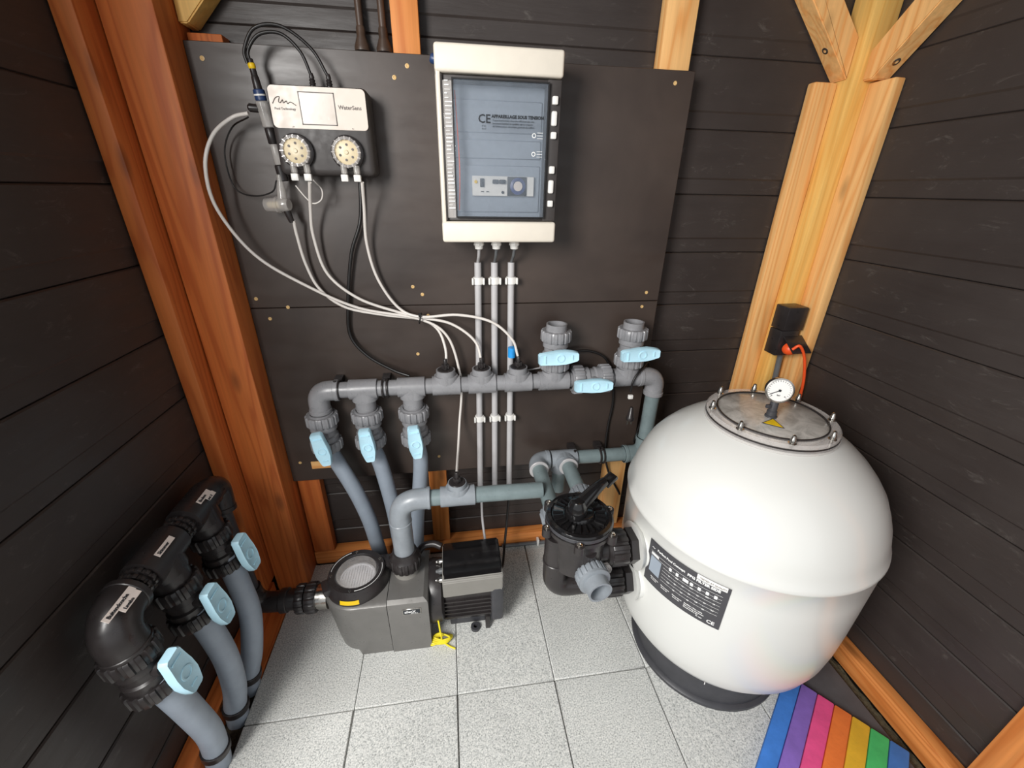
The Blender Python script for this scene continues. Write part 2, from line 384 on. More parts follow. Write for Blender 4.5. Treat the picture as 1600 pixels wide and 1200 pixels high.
# back right pair, rising from the yellow post
yb = 1.300
t = brace('diagonal_brace', [(1.150, yb, 1.684), (1.153, yb, 1.684), (1.153, yb, 1.781), (.80, yb, 2.134), (.701, yb, 2.134)], (0, .057, 0), 'pine_z', 'diagonal brace rising to the left from the yellow corner post')
bolt_head(t, at(1290, 79, y=1.327)+V((.002, 0, .002)), (-1, 0, -1), .0095)
xb = 1.180
t = brace('diagonal_brace', [(xb, 1.247, 1.675), (xb, 1.276, 1.675), (xb, 1.276, 1.745), (xb, .90, 2.121), (xb, .801, 2.121)], (.057, 0, 0), 'pine_z', 'diagonal brace rising to the right from the yellow corner post along the right wall')
bolt_head(t, at(1401, 97, x=1.208)+V((0, .004, .004)), (0, -1, -1), .0095)
t = brace('diagonal_brace', [(-.581, yb, 1.712), (-.562, yb, 1.712), (-.581+.44, yb, 2.133), (-.581+.341, yb, 2.133), (-.581, yb, 1.792)], (0, .057, 0), 'yellow_pine_z', 'pale diagonal brace end at the top of the reddish left corner post')
bolt_head(t, at(312, 7, y=1.328)+V((-.002, 0, .002)), (1, 0, -1), .0095)

# backing boards
def board(z0, z1, label, screws):
    t = thing('backing_board', label, 'board', (.06, 1.316, z0), 'black backing boards')
    bm = B(); box(bm, -.582, .687, 1.300, 1.3165, z0, z1, .0012, 1); obj('panel', bm, 'ply', t)
    for (px, py) in screws:
        p = at(px, py, y=1.2995); bm = B()
        lathe(bm, [(.0052, 0), (.0052, .0012), (.003, .0016), (.0016, .0006), (0, .0006)], (p.x, 1.3, p.z), (0, -1, 0), 12); obj('screw', bm, 'brass', t)
board(1.0535, 1.681, 'upper black film-faced board behind the controller and the cabinet', [(316, 91), (636, 103), (1055, 130), (400, 467), (645, 448), (660, 460), (1010, 457), (616, 121)])
board(.425, 1.0515, 'lower black film-faced board behind the pipe manifold', [(669, 493), (1003, 479), (653, 553), (686, 713), (450, 480), (422, 498), (469, 723)])
bm = B(); box(bm, -.510, -.445, 1.2965, 1.2998, .475, .505, .001, 1); tag(obj('wood_plate', bm, 'pine_x', loc=(-.48, 1.2998, .475)), 'small pale wood strip on the lower backing board behind the first hose', 'strip')
# brown pipes above the board
for xx, lab in ((-.188, 'left of two brown pipes coming down the back wall above the board'), (-.135, 'right of two brown pipes coming down the back wall above the board')):
    t = thing('brown_pipe', lab, 'pipe', (xx, 1.338, 1.69), 'brown pipes above the board')
    bm = B(); cyl(bm, (xx, 1.338, 1.735), (xx, 1.338, 2.24), .0085); obj('pipe', bm, 'pipe_brown', t)
    bm = B(); lathe(bm, [(.019, 0), (.019, .008), (.011, .03), (.011, .045), (.0095, .05)], (xx, 1.338, 1.688), (0, 0, 1), 20); obj('flared_end', bm, 'pipe_brown', t)

# ------------------------------------------------------------------ ball valves
def handle(parent, c, d, n, L=.125, wide=.045, tall=.022, reach=.03, offset=0):
    """blue lever: along d, on the n side; wide in the middle and tapering to its ends"""
    d = V(d).normalized(); n = V(n); n = (n-d*n.dot(d)).normalized(); s = n.cross(d); c = V(c)+d*offset
    prof = [(-.5, .30), (-.46, .40), (-.28, .44), (-.05, .5), (.18, .5), (.36, .40), (.47, .32), (.5, .22)]
    def outline(f, h, k=1): return [c+d*(a*L*k)+s*(b*wide*f)+n*h for a, b in prof]+[c+d*(a*L*k)-s*(b*wide*f)+n*h for a, b in reversed(prof)]
    bm = B(); lays = [outline(.8, 0, .97), outline(1, .004), outline(1, tall-.004), outline(.9, tall, .985), outline(.72, tall-.002, .9)]
    L_ = [[bm.verts.new(p) for p in o] for o in lays]; m = len(L_[0])
    for a, b in zip(L_, L_[1:]):
        for k in range(m): bm.faces.new((a[k], a[(k+1) % m], b[(k+1) % m], b[k]))
    bm.faces.new(L_[0]); bm.faces.new(L_[-1])
    ring(bm, c+n*(tall-.003)+d*L*.04, n, wide*.30, wide*.22, .003, 24, .0006)
    obox(bm, c+n*(tall-.001)-d*L*.34, d, n, .003, wide*.55, .004)
    obox(bm, c+n*(tall-.001)+d*L*.34, d, n, .003, wide*.35, .003)
    h = obj('handle', bm, 'blue', parent, label='light blue lever handle')
    bm = B(); cyl(bm, c-n*reach, c+n*.002, .013, .010, 16); obj('stem', bm, 'abs', parent)
    return h
def ball_valve(c, d, n, label, mat, hl=None, R=1.0, hd=None, group=None, lo=.075, hi=.075, hoff=0, hlen=.125, hw=.045, open_top=False, htilt=None, nd=.064):
    """union ball valve centred at c, flow along d, handle on the n side, lever along hd"""
    c = V(c); d = V(d).normalized(); n = V(n); n = (n-d*n.dot(d)).normalized()
    t = thing('ball_valve', label, 'valve', c, group)
    bm = B(); lathe(bm, [(.034*R, -.034), (.040*R, -.03), (.041*R, -.012), (.036*R, -.008), (.036*R, .008), (.041*R, .012), (.040*R, .03), (.034*R, .034)], c, d, 32)
    cyl(bm, c, c+n*.046*R, .020*R, .018*R, 20); obj('body', bm, mat, t)
    for s in (-1, 1):
        bm = B(); o = c+d*s*.030
        ribs(bm, o, d*s, .0455*R, .049*R, .034, 16)
        obj('union_nut', bm, mat, t)
        bm = B(); ro = .033*R; e = (lo if s < 0 else hi)
        if open_top and s > 0: lathe(bm, [(ro, .05), (ro, e), (ro-.0045, e), (ro-.0045, .045), (0, .045)], c, d, 28, False, False)
        else: lathe(bm, [(ro+.004, .05), (ro+.004, .068), (ro, .069), (ro, e), (.02, e)], c, d*s, 28)
        obj('socket', bm, mat, t)
    nn = n if htilt is None else V(htilt)
    handle(t, c+n*nd*R, hd or d, nn, hlen, hw, offset=hoff)
    return t

Y = 1.235
LX = [-.421, -.282, -.135]
ord_ = ['first', 'second', 'third']
for k, x in enumerate(LX):
    zc = .668 if k else .664
    ball_valve((x, Y-.004, zc), (0, 0, 1), (.05, -1, .1), ['valve with blue lever under the left end elbow of the upper manifold', 'valve with blue lever under the middle tee, second from the manifold left end', 'valve with blue lever under the third drop of the manifold, above the pump elbow'][k], 'pvc', hd=(.14 if k == 0 else .05, .05, -1), hoff=.02, hlen=.118, group='valves under the upper manifold', lo=.072, hi=.062)
ball_valve((.328, Y, .917), (0, 0, 1), (.0, -1, .12), 'open-topped valve standing on the manifold, left one of the upright pair', 'pvc', hd=(1, 0, .06), hoff=-.008, group='upright valves on the manifold', open_top=True, hi=.085, lo=.06)
ball_valve((.584, Y, .917), (0, 0, 1), (.0, -1, .12), 'open-topped valve standing on the manifold, right one near the panel edge', 'pvc', hd=(1, 0, .06), hoff=.0, group='upright valves on the manifold', open_top=True, hi=.085, lo=.06)
ball_valve((.457, Y, .806), (1, 0, 0), (0, -1, .12), 'horizontal inline valve in the manifold between the two upright valves', 'pvc', hd=(1, 0, 0), hoff=-.015, lo=.062, hi=.062)

# ------------------------------------------------------------------ upper manifold
man = thing('pipe_manifold', 'long horizontal grey pipe manifold across the lower backing board', 'pipework', (.13, Y, .8))
PR, FR = .0252, .0315
ZM = .806
bm = B(); sweep(bm, [(-.36, Y, ZM), (.39, Y, ZM)], PR, 24); obj('pipe', bm, 'pvc', man)
bm = B(); sweep(bm, [(.52, Y, ZM), (.65, Y, ZM)], PR, 24); obj('pipe', bm, 'pvc', man)
def elbow(parent, a, c, b, mat, r=FR, rad=.04, collar=.014, name='elbow'):
    a, b, c = V(a), V(b), V(c)
    bm = B(); sweep(bm, bend_path([a, c, b], rad, 10), r, 28)
    for p, q in ((a, c), (b, c)):
        d = (q-p).normalized(); ring(bm, p, d, r+.0022, r-.004, collar, 28)
    return obj(name, bm, mat, parent)
def tee(parent, c, d, s, mat, L=.07, H=.05, r=FR, rs=None, name='tee'):
    c = V(c); d = V(d).normalized(); s = V(s).normalized(); rs = rs or r
    bm = B(); lathe(bm, [(r-.003, -L/2), (r, -L/2), (r, L/2), (r-.003, L/2)], c, d, 28)
    lathe(bm, [(rs, 0), (rs, H), (rs-.004, H)], c, s, 28)
    # webs in the crotch
    for q in (-1, 1): lathe(bm, [(rs*.98, 0), (rs*.98, r*1.15), (rs*.3, r*1.16)], c+d*q*.008, s, 20)
    return obj(name, bm, mat, parent)
elbow(man, (-.355, Y, ZM), (-.421, Y, ZM), (-.421, Y, .732), 'pvc')
for x in LX[1:]: tee(man, (x, Y, ZM), (1, 0, 0), (0, 0, -1), 'pvc', L=.085, H=.074)
IX = [-.025, .089, .208]
for x in IX:
    tee(man, (x, Y, ZM), (1, 0, 0), (0, 0, 1), 'pvc', L=.088, H=.055, rs=.030)
for x in (.328, .584): tee(man, (x, Y, ZM), (1, 0, 0), (0, 0, 1), 'pvc', L=.10, H=.058)
elbow(man, (.625, Y, ZM), (.692, Y, ZM), (.692, Y, .735), 'pvc')
bm = B(); sweep(bm, [(.692, Y, .74), (.692, Y, .54)], PR, 24); obj('pipe', bm, 'pvc_teal', man)
def pipe_clip(parent, x, z, y=Y, ap=None):
    bm = B()
    for q in (-.007, .007): ring(bm, (x+q-.003, y, z), (1, 0, 0), PR+.006, PR+.0005, .006, 28)
    box(bm, x-.009, x+.009, y+.02, 1.2995, z+.006, z+.022, .001, 1)
    for k in range(4): box(bm, x-.012, x+.012, y+.03+k*.009, y+.034+k*.009, z+.004, z+.026)
    cyl(bm, (x, y-.006, z+PR+.004), (x, y-.006, z+PR+.010), .005)
    return obj('pipe_clip', bm, 'abs', parent, label='black pipe clip')
pipe_clip(man, -.362, ZM); pipe_clip(man, -.215, ZM)
# injection points and tees' tube ends
def injector(c, label, mat='abs'):
    c = V(c); t = thing('tube_injector', label, 'fitting', c, 'injectors on the pipe tees')
    bm = B(); ring(bm, c-V((0, 0, .004)), (0, 0, 1), .026, .008, .006, 24); lathe(bm, [(.009, 0), (.009, .014), (.0065, .016), (.0065, .034), (.005, .036)], c, (0, 0, 1), 14); obj('body', bm, mat, t)
    bm = B(); ribs(bm, c+V((0, 0, .004)), (0, 0, 1), .0105, .0125, .014, 8); obj('nut', bm, mat, t)
    return t
for k, x in enumerate(IX): injector((x, Y, ZM+.055), ['black injector on the left tee of the manifold', 'black injector on the middle tee of the manifold', 'black probe fitting on the right tee of the manifold by the blue tape'][k])
bm = B(); cyl(bm, (.190, 1.262, .885), (.190, 1.262, .918), .0125); tag(obj('tape_band', bm, 'paleblue', loc=(.190, 1.262, .885)), 'bright blue tape band wrapped beside the right tee', 'tape')

# flexible hoses behind the pump
def hose(pts, r, label, group, ext=None):
    P = smooth_path(pts, 8); bm = B(); sweep(bm, P, r, 24)
    return tag(obj('flexible_hose', bm, 'hose', loc=pts[-1]), label, 'hose', group)
hose([(-.421, 1.231, .60), (-.402, 1.228, .553), (-.352, 1.205, .44), (-.322, 1.20, .32), (-.309, 1.205, .20), (-.305, 1.225, .10), (-.303, 1.24, .0)], .0252, 'grey hose curving down from the first valve behind the pump lid', 'hoses behind the pump')
hose([(-.282, 1.231, .60), (-.262, 1.222, .54), (-.245, 1.21, .44), (-.232, 1.20, .33), (-.228, 1.205, .2), (-.226, 1.225, .10), (-.225, 1.24, .0)], .0252, 'grey hose falling from the second valve behind the pump bend', 'hoses behind the pump')
hose([(-.135, 1.231, .60), (-.126, 1.222, .54), (-.135, 1.21, .44), (-.152, 1.205, .32), (-.163, 1.21, .2), (-.168, 1.225, .10), (-.17, 1.24, .0)], .0252, 'grey hose falling from the third valve between pump bend and orange stud', 'hoses behind the pump')

# conduits
CX = [.0865, .1365, .1875]
for k, x in enumerate(CX):
    x0, x1 = x, [.081, .137, .193][k]
    nm = ['left', 'middle', 'right'][k]
    t = thing('cable_conduit', nm + ' one of the three grey conduits under the electrical cabinet', 'conduit', (x1, 1.287, .24), 'conduits under the cabinet')
    bm = B(); P = [(x0, 1.287, 1.182), (x1, 1.287, .30)]
    lathe(bm, [(.0105, 0), (.0105, 1), (.0085, 1), (.0085, 0), (.0105, 0)], (0, 0, 0), (0, 0, 1), 16, False, False)
    a, b = V(P[1]), V(P[0])
    for v in bm.verts: v.co = a+(b-a)*v.co.z+V((v.co.x, v.co.y, 0))
    obj('tube', bm, 'conduit', t)
    for z in (1.128, .648):
        bm = B(); xx = x0+(x1-x0)*(1.182-z)/.9
        ring(bm, (xx, 1.287, z-.011), (0, 0, 1), .0155, .0107, .022, 20)
        for q in (-1, 1): box(bm, xx+q*.0165-.003, xx+q*.0165+.003, 1.270, 1.282, z-.010, z+.010, .0015, 1)
        box(bm, xx-.011, xx+.011, 1.296, 1.2995, z-.011, z+.011); obj('clip', bm, 'white', t)
    xg = [.087, .1365, .188][k]; xg2 = x0
    bm = B(); sweep(bm, smooth_path([(xg, 1.235, 1.225), (xg+.0, 1.25, 1.205), (x0, 1.285, 1.178), (x0, 1.287, 1.12)], 5), .0045, 10)
    obj('cable', bm, 'cable_grey' if k else 'conduit', t)
# cables below the conduits to the pump
bm = B(); sweep(bm, smooth_path([(.085, 1.287, .31), (.085, 1.283, .27), (.086, 1.27, .20), (.092, 1.22, .14), (.098, 1.13, .15), (.095, 1.09, .2)], 8), .005, 10)
tag(obj('power_cable', bm, 'conduit', loc=(.09, 1.2, .14)), 'light grey cable dropping from the left conduit to the pump motor', 'cable')
bm = B(); sweep(bm, smooth_path([(.193, 1.287, .31), (.190, 1.283, .25), (.182, 1.265, .17), (.168, 1.22, .10), (.150, 1.13, .10), (.128, 1.07, .13)], 8), .005, 10)
tag(obj('power_cable', bm, 'cable', loc=(.16, 1.2, .1)), 'dark cable dropping from the right conduit past the pump motor', 'cable')

# ------------------------------------------------------------------ electrical cabinet
cab = thing('electrical_cabinet', 'cream electrical cabinet with smoked door on the upper backing board', 'cabinet', (.139, 1.3, 1.25))
X0, X1, Z0, Z1, YF_ = -.012, .289, 1.252, 1.676, 1.165
bm = B(); box(bm, X0, X1, 1.215, 1.2995, Z0, Z1, .006); box(bm, X0+.002, X0+.012, YF_+.004, 1.22, Z0+.004, Z1-.004, .003); obj('housing', bm, 'cream', cab)
bm = B(); box(bm, X0, X1, YF_, 1.222, 1.621, Z1, .007, 3); obj('top_cover', bm, 'cream', cab)
bm = B(); box(bm, X0, X1, YF_, 1.222, Z0, 1.304, .007, 3); obj('bottom_cover', bm, 'cream', cab)
bm = B(); box(bm, X0+.030, X1-.030, 1.213, 1.216, 1.306, 1.619); 
box(bm, X0+.035, X1-.040, 1.209, 1.214, 1.509, 1.578, .002, 1); box(bm, X0+.035, X1-.040, 1.209, 1.214, 1.452, 1.494, .002, 1); box(bm, X0+.035, X1-.040, 1.209, 1.214, 1.325, 1.437, .002, 1)
obj('insert_plate', bm, 'inner', cab)
DX0, DX1, DZ0, DZ1 = X0+.010, X1-.002, 1.306, 1.619
bm = B()
wx0, wx1, wz0, wz1 = DX0+.030, DX1-.034, DZ0+.010, DZ1-.010
box(bm, DX0, DX0+.006, 1.172, 1.213, DZ0, DZ1, .001); box(bm, wx1, DX1, 1.175, 1.213, DZ0, DZ1, .002)
box(bm, DX0, DX1, 1.180, 1.213, DZ1-.012, DZ1, .001); box(bm, DX0, DX1, 1.180, 1.213, DZ0, DZ0+.006, .001); obj('frame', bm, 'ctrl', cab)
bm = B(); box(bm, DX0+.006, wx0, 1.174, 1.180, DZ0+.006, DZ1-.012, .001); obj('side_window', bm, 'clear', cab)
bm = B(); box(bm, wx0, wx1, 1.168, 1.172, wz0, wz1, .0015); obj('door', bm, 'smoke', cab)
bm = B()   # dark rubber line round the door
for (a, b, c, d) in ((wx0-.003, wx0, wz0-.003, wz1+.003), (wx1, wx1+.003, wz0-.003, wz1+.003), (wx0, wx1, wz0-.003, wz0), (wx0, wx1, wz1, wz1+.003)): box(bm, a, b, 1.166, 1.176, c, d)
obj('seal', bm, 'cable', cab)
bm = B(); sweep(bm, smooth_path([(wx0+.004, 1.178, DZ1-.03), (wx0+.008, 1.178, 1.50), (wx0+.010, 1.178, 1.42), (wx0+.006, 1.178, 1.33)], 6), .0014, 8); obj('door_cord', bm, 'orange', cab)
bm = B(); random.seed(3)
for k in range(34):
    z = 1.605-k*.0082; box(bm, DX0+.010, DX0+.010+random.uniform(.006, .018), 1.1722, 1.1735, z, z+random.uniform(.001, .003))
obj('diagram_strip', bm, 'inkwhite', cab)
for (za, zb, zc) in ((1.577, 1.540, 1.504), (1.428, 1.389, 1.349)):
    bm = B(); xc = DX1-.0155
    box(bm, xc-.007, xc+.007, 1.168, 1.178, zb-.016, zb+.016, .004); box(bm, xc-.007, xc+.007, 1.166, 1.178, za-.009, za+.009, .003); box(bm, xc-.007, xc+.007, 1.166, 1.178, zc-.008, zc+.008, .003)
    obj('latch', bm, 'white', cab)
# modules
bm = B(); box(bm, .070, .232, 1.199, 1.2095, 1.365, 1.412, .001, 1); mod = obj('breaker_row', bm, 'white', cab)
bm = B(); box(bm, .090, .100, 1.194, 1.200, 1.386, 1.406, .001); box(bm, .122, .138, 1.192, 1.200, 1.394, 1.404, .002); box(bm, .140, .156, 1.192, 1.200, 1.394, 1.404, .002); box(bm, .092, .100, 1.1975, 1.200, 1.374, 1.376); box(bm, .106, .113, 1.1975, 1.200, 1.374, 1.376); obj('breaker_switch', bm, 'inkblack', mod)
bm = B(); lathe(bm, [(.0035, 0), (.0035, .004), (0, .004)], (.149, 1.2, 1.374), (0, -1, 0), 12); obj('test_button', bm, 'inkblack', mod)
bm = B(); lathe(bm, [(.004, 0), (.004, .004), (0, .004)], (.079, 1.2, 1.398), (0, -1, 0), 12); obj('indicator', bm, 'yellow', mod)
bm = B(); box(bm, .161, .212, 1.196, 1.2, 1.366, 1.411, .001); obj('timer_face', bm, 'cable', mod)
bm = B(); lathe(bm, [(.0200, 0), (.0200, .006), (.014, .008), (.014, .005), (0, .005)], (.188, 1.197, 1.389), (0, -1, 0), 28); obj('timer_dial', bm, 'navy', mod)
bm = B(); lathe(bm, [(.0115, 0), (.0115, .001), (0, .001)], (.188, 1.190, 1.389), (0, -1, 0), 20); obj('timer_centre', bm, 'paper', mod)
# printed warning
bm = B(); yy = 1.1675; ex = (1, 0, 0); ey = (0, 0, 1)
place(bm, text_bm('CE', .025, .0004), (.085, yy, 1.525), ex, ey)
place(bm, text_bm('APPAREILLAGE SOUS TENSION', .0092, .0005), (.1175, yy, 1.536), ex, ey)
for k, s in enumerate(('Toute intervention doit etre effectuee par une', 'personne habilitee et qualifiee apres coupure', "de l'alimentation electrique generale du coffret")): place(bm, text_bm(s, .0054), (.1195, yy, 1.529-k*.0062), ex, ey)
place(bm, text_bm('IP 65', .0048), (.094, yy, 1.517), ex, ey); place(bm, text_bm('IK 07', .0048), (.094, yy, 1.511), ex, ey)
obj('warning_text', bm, 'inkblack', cab)
for zc in (1.502, 1.462):
    bm = B(); ring(bm, (.222, yy+.0006, zc), (0, -1, 0), .0052, .0035, .0008, 20, .0002)
    for q in (-.006, 0, .006): box(bm, .230, .244, yy-.0003, yy+.0004, zc+q-.0005, zc+q+.0005)
    obj('lock_symbol', bm, 'inkwhite', cab)
for x in (.087, .1365, .188):
    bm = B(); lathe(bm, [(.0135, 0), (.0135, .010), (.0145, .011), (.0145, .016), (.0115, .018)], (x, 1.235, 1.2535), (0, 0, -1), 8); lathe(bm, [(.0125, .014), (.011, .026), (.006, .028)], (x, 1.235, 1.2535), (0, 0, -1), 16); obj('cable_gland', bm, 'white', cab)
bm = B(); lathe(bm, [(.011, 0), (.011, .014), (.008, .018), (0, .018)], (-.004, 1.25, 1.660), (-1, 0, .25), 16); obj('plug_cap', bm, 'blue_cap', cab)

# ------------------------------------------------------------------ dosing controller
ct = thing('dosing_controller', 'charcoal dosing controller with pale faceplate and two round pump heads', 'controller', (-.285, 1.3, 1.405))
bm = B(); box(bm, -.397, -.172, 1.215, 1.2995, 1.405, 1.592, .014, 4); obj('housing', bm, 'ctrl', ct)
bm = B(); 
rc = [(-.381, 1.514, 180), (-.187, 1.514, 270), (-.187, 1.578, 0), (-.381, 1.578, 90)]
extrude_poly(bm, [(cx+.010*math.cos(math.radians(a0_+15*q)), 1.2135, cz+.010*math.sin(math.radians(a0_+15*q))) for cx, cz, a0_ in rc for q in range(7)], (0, .0035, 0))
# round the corners of the plate
obj('faceplate', bm, 'face', ct)
bm = B()
for (a, b, c, d) in ((-.3265, -.247, 1.512, 1.514), (-.3265, -.247, 1.576, 1.578), (-.3265, -.3245, 1.512, 1.578), (-.249, -.247, 1.512, 1.578)): box(bm, a, b, 1.2125, 1.2138, c, d)
obj('screen_frame', bm, 'ink', ct)
bm = B(); box(bm, -.3245, -.249, 1.2128, 1.2138, 1.514, 1.576); obj('screen', bm, 'screen', ct)
bm = B(); place(bm, text_bm('WaterSens', .0117, .0002), (-.2405, 1.2132, 1.546), ex, ey); obj('lettering', bm, 'ink', ct)
bm = B(); place(bm, text_bm('Pool Technology', .0068, .0001), (-.3825, 1.2132, 1.5405), ex, ey); place(bm, text_bm('pH', .004), (-.350, 1.2132, 1.506), ex, ey); place(bm, text_bm('Rx', .004), (-.215, 1.2132, 1.506), ex, ey); obj('small_print', bm, 'ink', ct)
bm = B(); pts = [(-.385, 1.552), (-.377, 1.563), (-.368, 1.566), (-.371, 1.557), (-.368, 1.554), (-.362, 1.560), (-.361, 1.554), (-.354, 1.558), (-.352, 1.553), (-.345, 1.556), (-.334, 1.550)]
sweep(bm, smooth_path([(a, 1.2132, b) for a, b in pts], 5), .0009, 6); obj('logo', bm, 'ink', ct)
for xh in (-.348, -.232):
    c = V((xh, 1.214, 1.456)); f = V((0, -1, 0))
    bm = B(); lathe(bm, [(.038, 0), (.038, .008), (.034, .010)], c, f, 36); hd_ = obj('pump_head', bm, 'abs', ct)
    bm = B(); lathe(bm, [(.033, .009), (.033, .022), (.029, .024), (.027, .024), (.027, .010)], c, f, 36, False, False)
    for k in range(16):
        a = 2*PI*k/16; obox(bm, c+f*.022+V((math.cos(a)*.030, 0, math.sin(a)*.030)), (math.cos(a), 0, math.sin(a)), f, .008, .0025, .006)
    obj('clear_cover', bm, 'clear', hd_)
    bm = B(); lathe(bm, [(.027, .010), (.027, .016), (.024, .018), (.005, .018), (.004, .021), (0, .021)], c, f, 32); obj('rotor', bm, 'rotor', hd_)
    bm = B()
    for k in range(6):
        a = 2*PI*k/6+.4; lathe(bm, [(.0028, .0178), (.0028, .0195), (0, .0195)], c+V((math.cos(a)*.0165, 0, math.sin(a)*.0165)), f, 10)
    obj('rotor_bolts', bm, 'ink', hd_)
    for q in (-.012, .018):
        p = c+V((q, -.014, -.028)); bm = B(); lathe(bm, [(.0075, 0), (.0075, .018), (.005, .019), (.005, .032)], p, (0, 0, -1), 14); obj('hose_barb', bm, 'clear_soft', hd_)
        bm = B(); box(bm, p.x-.0085, p.x+.0085, p.y-.007, p.y+.006, p.z-.036, p.z-.020, .002); obj('white_collar', bm, 'white', hd_)
# ribbed cable bushes on the controller top
for x in (-.300, -.262):
    bm = B(); lathe(bm, [(.0085, 0), (.0085, .006), (.006, .008), (.0075, .012), (.0055, .014), (.007, .018), (.005, .020), (.006, .024), (.0035, .032)], (x, 1.255, 1.590), (0, 0, 1), 14); obj('cable_bush', bm, 'abs', ct)
def cable(name, pts, r, mat, label, cat='cable', n=8, group=None):
    bm = B(); sweep(bm, smooth_path(pts, n), r, 10); return tag(obj(name, bm, mat, loc=pts[0]), label, cat, group)
cable('probe_cable', [(-.300, 1.255, 1.615), (-.315, 1.25, 1.66), (-.350, 1.245, 1.690), (-.395, 1.24, 1.685), (-.424, 1.24, 1.655), (-.424, 1.24, 1.632)], .0035, 'cable', 'black cable arching over the controller, lower of the two', group='probe cables over the controller')
cable('probe_cable', [(-.262, 1.255, 1.615), (-.290, 1.25, 1.667), (-.345, 1.24, 1.702), (-.400, 1.235, 1.695), (-.430, 1.235, 1.655), (-.430, 1.236, 1.630)], .0035, 'cable', 'black cable arching over the controller, upper of the two', group='probe cables over the controller')
cable('sensor_cable', [(-.222, 1.285, 1.42), (-.235, 1.28, 1.30), (-.272, 1.28, 1.207), (-.302, 1.284, 1.063), (-.309, 1.285, .966), (-.265, 1.275, .902), (-.19, 1.262, .855), (-.14, 1.25, .838)], .005, 'cable', 'black cable hanging down from the controller to the left end of the manifold')

# flow cell with probes, left of the controller
fc = thing('flow_cell', 'upright clear and black flow cell with probe left of the controller', 'flow cell', (-.424, 1.262, 1.33))
def seg_(name, a, b, r0, r1, mat, rr=None):
    bm = B(); a_ = V(a); b_ = V(b); h = (b_-a_).length
    lathe(bm, [(r0*.85, 0), (r0, .002), (r1, h-.002), (r1*.85, h)], a_, b_-a_, 20); return obj(name, bm, mat, fc)
PA, PB = V((-.424, 1.24, 1.64)), V((-.407, 1.262, 1.375))
def pp(t): return PA.lerp(PB, t)
seg_('probe_tip', pp(0), pp(.13), .006, .007, 'abs'); seg_('yellow_ring', pp(.03), pp(.07), .0078, .0078, 'yellow'); seg_('probe_cap', pp(.12), pp(.27), .008, .010, 'abs'); seg_('blue_band', pp(.215), pp(.30), .0125, .0125, 'blue_cap')
seg_('white_band', pp(.245), pp(.27), .0129, .0129, 'white'); seg_('clear_head', pp(.30), pp(.50), .014, .013, 'clear_soft'); seg_('black_joint', pp(.50), pp(.63), .011, .011, 'abs'); seg_('clear_tube', pp(.63), pp(.80), .009, .010, 'clear_soft'); seg_('clamp', pp(.80), pp(.94), .012, .012, 'abs')
bm = B(); lathe(bm, [(.007, 0), (.009, .012), (.009, .03), (.005, .034)], pp(.36), (-1, -.1, .05), 14); obj('side_nozzle', bm, 'abs', fc)
# inline strainer under it
st = thing('inline_strainer', 'clear inline strainer under the flow cell above the tubes', 'strainer', at(435, 320, y=1.25))
c = at(435, 320, y=1.25)
bm = B(); lathe(bm, [(.010, -.034), (.016, -.032), (.018, -.004), (.020, -.002), (.020, .004), (.017, .006), (.016, .026), (.013, .030)], c, (1, -.25, .03), 20); obj('bowl', bm, 'clear_soft', st)
bm = B(); lathe(bm, [(.009, -.026), (.009, .006)], c, (1, -.25, .03), 16); obj('mesh_insert', bm, 'rotor', st)
bm = B(); lathe(bm, [(.013, .0), (.011, .03), (.007, .055), (.007, .07)], c+V((.012, 0, .0)), (.05, .05, 1), 16); obj('riser', bm, 'clear_soft', st)
bm = B(); lathe(bm, [(.009, 0), (.007, .026), (.005, .030)], c+V((.018, 0, -.014)), (.25, 0, -1), 14); obj('outlet', bm, 'abs', st)

# white dosing tubes
def P(px, py, y): return tuple(at(px, py, y=y))
TG = 'white dosing tubes across the backing boards'
cable('dosing_tube', [P(388, 177, 1.235), P(362, 184, 1.24), P(332, 212, 1.215), P(321, 262, 1.20), P(340, 328, 1.215), P(398, 398, 1.25), P(472, 443, 1.27), P(560, 481, 1.275), P(657, 499, 1.270), P(700, 527, 1.262), P(719, 585, 1.262), P(721, 618, 1.274), P(718, 660, 1.262), P(716, 700, 1.20), P(714, 730, 1.09), P(714, 742, 1.042)], .0042, 'tube', 'white tube looping left over the corner post, ending on the pump pipe tee', 'tube', group=TG)
cable('dosing_tube', [P(459, 345, 1.25), P(464, 368, 1.262), P(478, 413, 1.275), P(500, 452, 1.28), P(540, 480, 1.281), P(600, 492, 1.282), P(657, 499, 1.278), P(684, 515, 1.27), P(696, 545, 1.25), P(697, 572, 1.235)], .0042, 'tube', 'white tube from the clear strainer to the left tee of the manifold', 'tube', group=TG)
cable('dosing_tube', [P(484, 285, 1.20), P(485, 325, 1.24), P(490, 370, 1.265), P(512, 428, 1.275), P(560, 466, 1.272), P(620, 487, 1.272), P(657, 496, 1.265), P(705, 506, 1.26), P(742, 533, 1.25), P(753, 567, 1.235)], .0042, 'tube', 'white tube from the left pump head to the middle tee of the manifold', 'tube', group=TG)
cable('dosing_tube', [P(566, 285, 1.20), P(569, 325, 1.24), P(573, 380, 1.268), P(590, 435, 1.275), P(622, 480, 1.275), P(657, 495, 1.258), P(715, 492, 1.25), P(768, 503, 1.245), P(800, 530, 1.24), P(809, 556, 1.238)], .0042, 'tube', 'white tube from the right pump head arching to the right tee of the manifold', 'tube', group=TG)
cable('thin_tube', [P(462, 290, 1.24), P(478, 309, 1.235), P(490, 318, 1.235), P(502, 312, 1.235), P(503, 297, 1.235), P(493, 285, 1.235), P(488, 280, 1.235)], .0017, 'tube', 'thin white loop of tube under the left pump head', 'tube')
